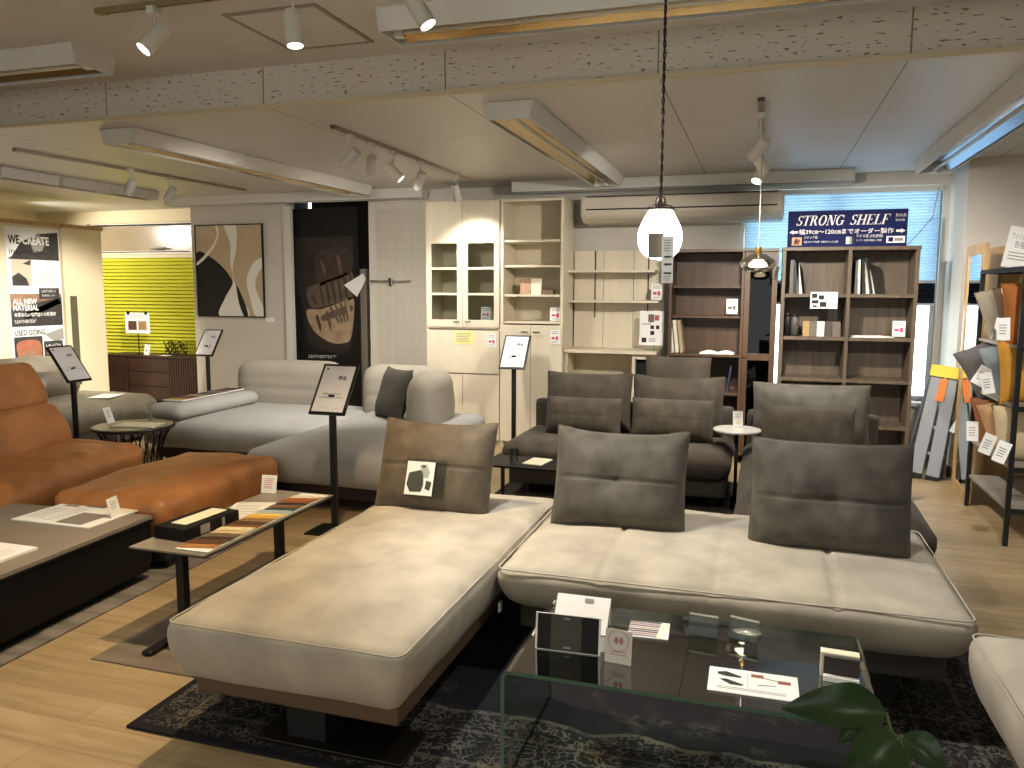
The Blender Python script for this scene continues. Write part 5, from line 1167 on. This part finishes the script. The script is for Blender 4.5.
lying('sample_sheet', 'white printed sheets behind the swatches on the narrow sample table', 'sheet', (203, 530), (247, 530), .48, TT, lambda s: s.lines(.1, .9, .05, .9, 14, 1, .4).frac(.1, .6, .9, .96, 2), [PAPER, M('pale_print', '#B9B5AE', .7), INK])
standing('price_card', 'white card on a dark stand at the far end of the narrow sample table', 'price card', (261, 492.5), (276, 493.5), .1, TT+.002, lambda s: s.lines(.2, .8, .2, .8, 6, 1, .3), [PAPER, REDINK], .2)
# wire drum table
o = thing('drum_table', 'round side table with a black wire cage base beside the ottoman', 'side table', (-4.64, 4.93, 0))
MB().lathe([(.285, .478), (.29, .483), (.29, .497), (.285, .5)], 40).build('table_top', M('drum_top', '#6F695F', .3), o, smooth=False)
MB().tube([(.292*math.cos(a*PI/20), .292*math.sin(a*PI/20), .488) for a in range(40)], .013, 8, closed=True).build('top_ring', BLACK, o, smooth=True)
mb = MB()
for i in range(22):
    a = 2*PI*i/22
    for sg in (-1, 1): mb.tube([((.275-.085*math.sin(PI*t))*math.cos(a+sg*.42*t), (.275-.085*math.sin(PI*t))*math.sin(a+sg*.42*t), .478*(1-t)+.01) for t in [k/6 for k in range(7)]], .0045, 4)
mb.build('wire_cage', BLACK, o)
MB().tube([(.275*math.cos(a*PI/20), .275*math.sin(a*PI/20), .01) for a in range(40)], .01, 6, closed=True).build('base_ring', BLACK, o, smooth=True)
standing('price_card', 'white card leaning on the left of the wire drum table', 'price card', (108, 424), (115, 422), .13, .502, lambda s: s.lines(.2, .8, .2, .7, 4, 1, .3), [PAPER, GREYINK], .3)
lying('booklet', 'cream booklet lying on the wire drum table', 'booklet', (110, 427), (152, 428), .2, .502, lambda s: s.frac(.5, .51, .02, .98, 1), [CREAMP, GREYINK], .008)
p = at(152, 420, Z=.5); tag(MB().bx(-.006, .006, -.07, .07, 0, .14).build('menu_stand', ACRYL, loc=p, rot=(0, -.35, .5), bevel=.002), 'clear thin leaning card stand on the right of the wire drum table', 'card stand')
# little dark table and round white table by the dark sofa
o = thing('side_table', 'small dark rectangular table on thin legs before the dark sofa', 'side table', (-1.45, 5.04, 0), -.03)
part(o, 'table_top', (-.3, .3, -.17, .17, .385, .40), mat=BLK)
for x in (-.25, .25): part(o, 'leg', (x-.012, x+.012, -.15, -.13, .0, .385), mat=BLACK); part(o, 'foot_bar', (x-.012, x+.012, -.15, .15, .0, .02), mat=BLACK); part(o, 'leg', (x-.012, x+.012, .13, .15, .02, .385), mat=BLACK)
lying('flyer', 'cream flyer lying on the small dark rectangular table', 'sheet', (522, 464), (541, 466), .2, .402, lambda s: s.lines(.1, .8, .2, .8, 4, 1, .3), [CREAMP, M('pale_print2', '#CFC6AC', .7)], .006)
p = at(514, 462, Z=.402); tag(MB().lathe([(.028, 0), (.034, .09), (.031, .09), (.026, .006)], 18).build('glass_cup', GLASS, loc=p, smooth=True), 'small clear glass cup on the small dark rectangular table', 'glass')
o = thing('round_table', 'small round white topped table between the dark sofa and dark chaise', 'side table', (-.14, 5.9, 0))
MB().lathe([(.165, .542), (.17, .547), (.17, .555), (.165, .56)], 36).build('table_top', M('marble_white', '#CFCBC2', .25, var=.08, vs=10), o)
MB().lathe([(.012, .01), (.012, .542)], 12).build('stem', BLACK, o, smooth=True); MB().bx(-.03, .03, -.2, .14, 0, .01).build('base', BLACK, o)
standing('price_card', 'white card standing on the small round white table', 'price card', (733, 427.5), (743, 427.5), .12, .562, lambda s: s.lines(.2, .8, .2, .5, 3, 1, .3).frac(.3, .7, .6, .8, 2), [PAPER, GREYINK, CREAMP], .15)
# ---------------------------------------------------------------- information signs on black poles
def info_sign(label, x, y, zc, rz, bodylines, seed, w=.255, h=.365, tilt=.62):
    o = thing('sign_stand', label, 'sign', (x, y, 0), rz, 'black information sign stands')
    zb = zc-h/2*math.cos(tilt)
    MB().bx(-.02, .02, -.012, .012, .01, zb+.12).build('pole', BLACK, o); MB().bx(-.16, .16, -.12, .12, 0, .01).build('base_plate', BLACK, o, bevel=.003)
    T0 = (0, -.075, zb)
    s = Sheet(w, h, .014); s.build('frame', BLACK, o, loc=T0, rot=(-tilt, 0, 0), bevel=.002)
    s = Sheet(w-.036, h-.036, .002); s.frac(.08, .15, .05, .09, 2); s.frac(.09, .14, .055, .085, 1, 2)
    rnd = random.Random(seed)
    s.ftext(bodylines[0], .55 if len(bodylines[0]) > 1 else .6, .29, .028, 1, width=(w-.036)*.26, bold=.02); s.frac(.56, .84, .30, .305, 1)
    s.frac(.08, .12, .15, .155, 2)
    for k, t in enumerate(bodylines[1:3]): s.ftext(t, .5, .63+.08*k, .012, 1, width=(w-.036)*(.56+.2*k), center=True)
    s.frac(.42, .62, .40, .402, 3).frac(.36, .66, .46, .462, 3); s.frac(.2, .3, .92, .925, 2).frac(.45, .55, .92, .925, 2).frac(.68, .82, .92, .925, 2)
    s.build('printed_sheet', [M('sign_paper', '#EFEDF0', .5), INK, GREYINK, M('pale_line', '#C2C0C4', .7)], o, loc=(T0[0], T0[1]-.0095*math.cos(tilt)+.018*math.sin(tilt), T0[2]+.018*math.cos(tilt)+.0095*math.sin(tilt)), rot=(-tilt, 0, 0))
    return o
def sign_px(label, px, py, Y, rz, lines_, seed, off=(0, 0)):
    p = at(px, py, Y=Y); info_sign(label, p.x+off[0], Y+off[1], p.z, rz, lines_, seed)
sign_px('black framed sign on a pole directly behind the beige chaise', 332, 390, 4.4, 0, ('商品', '素材は 本革 牛革', '色や革の種類もお選びいただけます'), 1)
sign_px('black framed sign on a pole between the tan and olive sofas at left', 72, 364, 5.3, PI/2, ('本革', 'ソファ 本革 仕様', '張地をお選びいただけます'), 2)
sign_px('black framed sign on a pole before the pale wall left of the ivory sofa', 207, 343, 7.75, 0, ('商品', '素材 布', 'カバーリング仕様です'), 3)
sign_px('black framed sign on a pole in front of the tall cream cabinets', 514, 352.5, 7.0, 0, ('商品', '素材は 本革 牛革', '色や革の種類もお選びいただけます'), 4)
# ---------------------------------------------------------------- partition with the long poster at far left
XP = -7.95
zt = at(62, 226, X=XP).z
y1 = at(62, 300, X=XP).y; y2 = at(102, 300, X=XP).y; y0 = 5.2
o = thing('partition_panel', 'white partition with an oak cap carrying the long printed poster', 'partition', (XP, (y0+y1)/2, 0), PI/2); hw = (y1-y0)/2
PW = M('partition_white', '#E4D6B4', .7)
part(o, 'panel', (-hw, hw, 0, .06, 0, zt-.02), mat=PW); part(o, 'oak_cap', (-hw-.01, hw+.01, -.02, .08, zt-.02, zt+.025), mat=OAK)
o = thing('partition_panel', 'narrow white partition end with a dark vertical slot beside the yellow green blind', 'partition', (XP+.03, (y1+y2)/2+.01, 0), PI/2); hw = (y2-y1)/2
part(o, 'panel', (-hw+.01, hw, 0, .07, 0, zt-.02), mat=PW); part(o, 'oak_cap', (-hw+.02, hw+.02, -.02, .09, zt-.02, zt+.025), mat=OAK)
xs = at(76, 340, X=XP+.03).y-(y1+y2)/2-.01; part(o, 'dark_slot', (xs-.05, xs+.05, -.004, .002, at(76, 385, X=XP+.03).z, at(76, 296, X=XP+.03).z), mat=M('slot_dark', '#5E5A45', .5))
ya, yb2 = at(9, 300, X=XP+.01).y, at(64, 300, X=XP+.01).y-.02
za, zb = at(35, 372, X=XP+.01).z, at(35, 228, X=XP+.01).z; w, h = yb2-ya, zb-za
o = thing('long_poster', 'long white printed poster reading WE CREATE and ALL NEW MATERIAL', 'poster', (XP+.006, (ya+yb2)/2, za), PI/2)
s = Sheet(w, h, .006); W_, K_, G_, D_, TN, PK = 0, 1, 2, 3, 4, 5
s.fpoly([(.1, .20), (.28, .1), (.62, .04), (.98, .02), (.98, .22), (.02, .22)], D_, 1); s.fpoly([(.45, .1), (.6, .03), (.72, .1), (.66, .16), (.5, .17)], G_, 2)
s.ftext('WE', .05, .115, .13, K_, width=w*.2, bold=.03, layer=4); s.ftext('CREATE', .30, .115, .13, W_, width=w*.5, bold=.03, layer=4); s.ftext('inspiration', .06, .185, .10, K_, width=w*.62, layer=4)
s.frac(.08, .44, .22, .40, PK, 2); s.fpoly([(.08, .34), (.2, .31), (.34, .35), (.38, .4), (.08, .4)], D_, 3); s.fpoly([(.28, .25), (.44, .22), (.42, .26)], D_, 3)
s.ftext('LEATHER LY', .56, .285, .03, G_, width=w*.32).lines(.55, .92, .31, .39, 5, G_, .25)
s.frac(.55, .94, .415, .49, D_, 4); s.ftext('LEATHER LY', .60, .445, .04, W_, width=w*.28, layer=6).ftext('新素材レザー', .6, .475, .03, W_, width=w*.28, layer=6)
s.frac(.02, .98, .455, .68, TN, 1); s.fpoly([(.02, .56), (.3, .53), (.98, .48), (.98, .68), (.02, .68)], D_, 2); s.fpoly([(.2, .6), (.9, .49), (.98, .52), (.3, .63)], G_, 2)
s.ftext('ALL NEW', .06, .525, .085, W_, width=w*.44, bold=.03, layer=6).ftext('MATERIAL', .06, .568, .085, W_, width=w*.46, bold=.03, layer=6)
s.ftext('本革みたいな風合いの新素材', .07, .61, .05, W_, width=w*.78, bold=.02, layer=6).ftext('"LEATHERTEX"', .06, .655, .05, W_, width=w*.4, layer=6)
s.ftext('USED GOING', .06, .74, .085, K_, width=w*.56, layer=4, bold=.02); s.fpoly([(.6, .74), (.98, .7), (.98, .78), (.8, .8)], G_, 2)
s.frac(.04, .56, .75, .95, D_, 2); s.fpoly(curve([(.08, .80), (.2, .775), (.42, .775), (.52, .8), (.53, .87), (.48, .9), (.15, .91), (.09, .87)])[::-1], 6, 3); s.frac(.16, .46, .85, .88, TN, 4); s.frac(.14, .16, .9, .93, K_, 4); s.frac(.47, .49, .89, .92, K_, 4)
s.frac(.58, .95, .79, .93, D_, 3); s.ftext('レザーソファ', .62, .835, .05, W_, width=w*.28, bold=.02, layer=6).lines(.62, .9, .85, .92, 3, G_, .3, layer=5)
s.ftext('INTERIOR', .42, .995, .07, K_, width=w*.42)
s.build('sheet', [PAPER, INK, M('pgrey', '#9A9792', .6), M('pdark', '#3A3836', .6, var=.3, vs=12), M('ptan', '#96745A', .6, var=.3, vs=8), M('ppink', '#CFB9A4', .6), M('psofa', '#A5684E', .6, var=.15, vs=12)], o)
# ---------------------------------------------------------------- black rack with cushions at right
o = thing('display_rack', 'black metal rack full of sample cushions at the right edge', 'rack', (1.48, 5.42, 0))
zt = at(985, 270, Y=6.38).z; RD, RL = .55, .97
for x in (0, RD):
    for y in (0, RL): part(o, 'post', (x-.014, x+.014, y-.014, y+.014, 0, zt), mat=BLACK)
RZ = [.235, at(1015, 462, Y=5.6).z, at(1015, 403, Y=5.6).z, at(1015, 345, Y=5.6).z]
GS = M('grey_shelf', '#8C847A', .5, var=.1, vs=5)
for i, z in enumerate(RZ):
    part(o, 'shelf', (0, RD, 0, RL, z-.02, z), mat=GS)
    for y in (-.012, RL): part(o, 'rail', (0, RD, y, y+.012, z-.03, z+.002), mat=BLACK)
for x in (-.012, RD): part(o, 'top_rail', (x, x+.012, 0, RL, zt-.03, zt), mat=BLACK)
for y in (-.012, RL): part(o, 'top_rail', (0, RD, y, y+.012, zt-.03, zt), mat=BLACK)
RC = 'sample cushions on the black rack'
cl = {'gb': '#7C7364', 'br': '#5B4434', 'wh': '#CFC6B2', 'or': '#A5632F', 'dg': '#4E4A48', 'bg': '#6E7679', 'mu': '#BF8A33', 'ch': '#7A4E2E', 'tn': '#A5825A', 'nv': '#2C333F', 'be': '#C2AF8C'}
CM = {k: fabric('rack_'+k, c, .1, 8, .7) for k, c in cl.items()}
rows = [(RZ[3], .40, [('gb', 6.22, -.10, .30, 'grey brown cushion at the far end of the top row on the black rack'), ('br', 6.05, -.05, .2, 'dark brown cushion second from the far end in the top row'), ('wh', 5.9, -.03, .2, 'off white cushion in the middle of the top row on the rack'), ('or', 5.66, -.17, .10, 'orange leather cushion at the near end of the top row')]),
        (RZ[2], .40, [('dg', 6.25, -.16, .5, 'dark grey cushion tilting out of the middle row at its far end'), ('bg', 6.0, -.08, .35, 'blue grey cushion tilting second in the middle row'), ('mu', 5.66, -.17, .10, 'mustard yellow cushion at the near end of the middle row')]),
        (RZ[1], .36, [('ch', 6.25, -.12, .2, 'chestnut brown cushion at the far end of the lower row'), ('tn', 6.05, -.08, .3, 'tan cushion second from the far end in the lower row'), ('nv', 5.9, -.05, .2, 'dark navy cushion in the lower row on the rack'), ('be', 5.66, -.17, .10, 'pale beige cushion at the near end of the lower row')])]
tags = []
for z, sz, items in rows:
    for k, (c, y, dx, rl, lab) in enumerate(items):
        cushion(lab, (1.52+sz/2+dx*.7+.08, y, z), sz+.04, sz, .15, CM[c], rz=-.12, ry=-rl, lean=.0, seed=60+k+int(z*10), group=RC, n=18, pinch=.06)
for k, (px, py, rr) in enumerate(((998, 330, .3), (1004, 330, -.1), (976, 375, .8), (990, 384, -.4), (973, 432, -.1), (984, 444, .5), (998, 452, .5))):
    p = at(px, py, X=1.34); s = Sheet(.07, .13, .002); s.lines(.2, .8, .3, .8, 4, 1, .35)
    tag(s.build('price_tag', [PAPER, GREYINK], loc=p-Vector((0, 0, .06)), rot=(0, rr*.6, -.5)), ['white paper tag hanging from the off white cushion, left one', 'white paper tag hanging from the off white cushion, right one', 'white paper tag sticking out left below the dark grey cushion', 'white paper tag hanging below the blue grey cushion', 'white paper tag hanging left of the chestnut cushion', 'white paper tag hanging below the chestnut cushion', 'large white paper tag hanging before the tan cushion'][k], 'tag', 'paper tags on the rack cushions')
a, b2 = at(1000, 272, Y=5.95), at(1030, 236, Y=5.95)
s = Sheet(b2.x-a.x, b2.z-a.z+.04, .004); s.ftext('クッション', .15, .3, .05, 1, width=s.w*.6).ftext('各種', .3, .5, .05, 1, width=s.w*.4).lines(.15, .9, .62, .85, 3, 1, .3)
tag(s.build('info_card', [PAPER, GREYINK], loc=((a.x+b2.x)/2, 5.95, zt), rot=(-.1, .18, 0)), 'slanted white card standing on top of the black rack', 'card')
# ---------------------------------------------------------------- leafy plant in the near right corner
LEAF = M('leaf_green', '#263F1A', .42, var=.35, vs=14); STEM = M('stem_green', '#5B6E3A', .5)
o = thing('potted_plant', 'dark green broad leaved plant in the near right corner before the glass table', 'plant', (.27, 1.32, 0))
def leaf(base, tip, width, droop, up=(0, 0, 1), cup=.55, n=16):
    base, tip = Vector(base), Vector(tip); d = tip-base; sd = d.cross(Vector(up)).normalized(); nr = sd.cross(d).normalized(); v = []; f = []
    for i in range(n+1):
        t = i/n; c = base+d*t+nr*droop*math.sin(PI*t)*d.length; wv = width*math.sin(PI*min(1, t**.75))**.85*(1-t*.12)
        for k in range(7):
            q = (k-3)/3; v.append(tuple(c+sd*wv*q*.5+nr*(cup*wv*.5*abs(q)**1.3*(1+.2*math.sin(t*14+q*3)))))
        if i:
            for k in range(6): a = (i-1)*7+k; f.append((a, a+1, a+8, a+7))
    m = len(v); v += [(p[0], p[1], p[2]-.0012) for p in v]
    f += [tuple(m+q for q in g[::-1]) for g in f]
    return v, f
off = Vector((.27, 1.32, 0))
def L_(px, py, Y): return at(px, py, Y=Y)-off
leaves = [((886, 713), 1.40, (781, 708), 1.36, .078, .12), ((897, 738), 1.36, (838, 790), 1.28, .085, .15), ((893, 733), 1.44, (868, 742), 1.40, .03, .1), ((902, 735), 1.42, (947, 772), 1.40, .055, .12), ((870, 715), 1.46, (838, 742), 1.46, .035, .05)]
crown = Vector((0, 0, .36))
for (bp_, by, tp_, ty, wd, dr) in leaves:
    b_, t_ = L_(*bp_, by), L_(*tp_, ty); ob = MB().add(*leaf(b_, t_, wd, dr, up=(.1, -.75, .65))).build('leaf', LEAF, o, smooth=True)
    MB().tube([crown, crown.lerp(b_, .5)+Vector((.03, 0, .08)), b_], .0032, 6).build('stalk', STEM, ob, smooth=True)
for k in range(5):
    a = k*1.25+.6; b_ = crown+Vector((.09*math.cos(a), .09*math.sin(a), .08)); t_ = b_+Vector((.16*math.cos(a), .16*math.sin(a), -.02)); ob = MB().add(*leaf(b_, t_, .07, .15)).build('leaf', LEAF, o, smooth=True); MB().tube([crown, b_], .003, 6).build('stalk', STEM, ob, smooth=True)
MB().lathe([(.09, 0), (.12, .02), (.14, .32), (.13, .33), (.125, .3), (.01, .3)], 28).build('pot', M('pot_grey', '#8F8A82', .6), o, smooth=True)
MB().lathe([(.12, .295), (.06, .315), (.01, .36)], 20).build('soil', M('soil', '#2A211A', .95, bump=.5, bs=60), o, smooth=True)
# ---------------------------------------------------------------- daylight, camera
w = bpy.data.worlds.new('sky'); scn.world = w; w.use_nodes = True
bg = w.node_tree.nodes['Background']; bg.inputs[1].default_value = 1
wt_ = w.node_tree; tc_ = nd(wt_, 'ShaderNodeTexCoord'); sp_ = nd(wt_, 'ShaderNodeSeparateXYZ'); wt_.links.new(tc_.outputs['Generated'], sp_.inputs[0])
gt_ = nd(wt_, 'ShaderNodeMath', operation='GREATER_THAN'); gt_.inputs[1].default_value = 0; wt_.links.new(sp_.outputs['Y'], gt_.inputs[0])
mx_ = nd(wt_, 'ShaderNodeMixRGB'); mx_.inputs[1].default_value = (1.35, 1.33, 1.3, 1); mx_.inputs[2].default_value = (5.0, 5.7, 6.4, 1)   # sunlit street in front, sky behind
wt_.links.new(gt_.outputs[0], mx_.inputs[0]); wt_.links.new(mx_.outputs[0], bg.inputs[0])
for loc, rot, sx, sy in (((.65, 8.2, 1.52), (PI/2, 0, PI), 1.7, 1.95), ((-2.2, -2.82, 1.35), (-PI/2, 0, PI), 7.6, 2.3)):
    ld = bpy.data.lights.new('window_daylight', 'AREA'); ld.shape = 'RECTANGLE'; ld.size, ld.size_y = sx, sy; ld.cycles.is_portal = True
    lo = bpy.data.objects.new('window_daylight', ld); COL.objects.link(lo); lo.location = loc; lo.rotation_euler = rot
cd = bpy.data.cameras.new('camera'); cam = bpy.data.objects.new('camera', cd); COL.objects.link(cam); scn.camera = cam
cd.sensor_fit = 'HORIZONTAL'; cd.sensor_width = 36; cd.lens = F/1024*36; cd.clip_start = .05
Rm = Matrix(((RT[0], UP[0], -FW[0]), (RT[1], UP[1], -FW[1]), (RT[2], UP[2], -FW[2]))).to_4x4(); Rm.translation = (0, 0, EYE); cam.matrix_world = Rm
vs_ = scn.view_settings; vs_.view_transform = 'Standard'; vs_.look = 'None'; vs_.gamma = 1; vs_.use_curve_mapping = False; vs_.exposure = 0.72
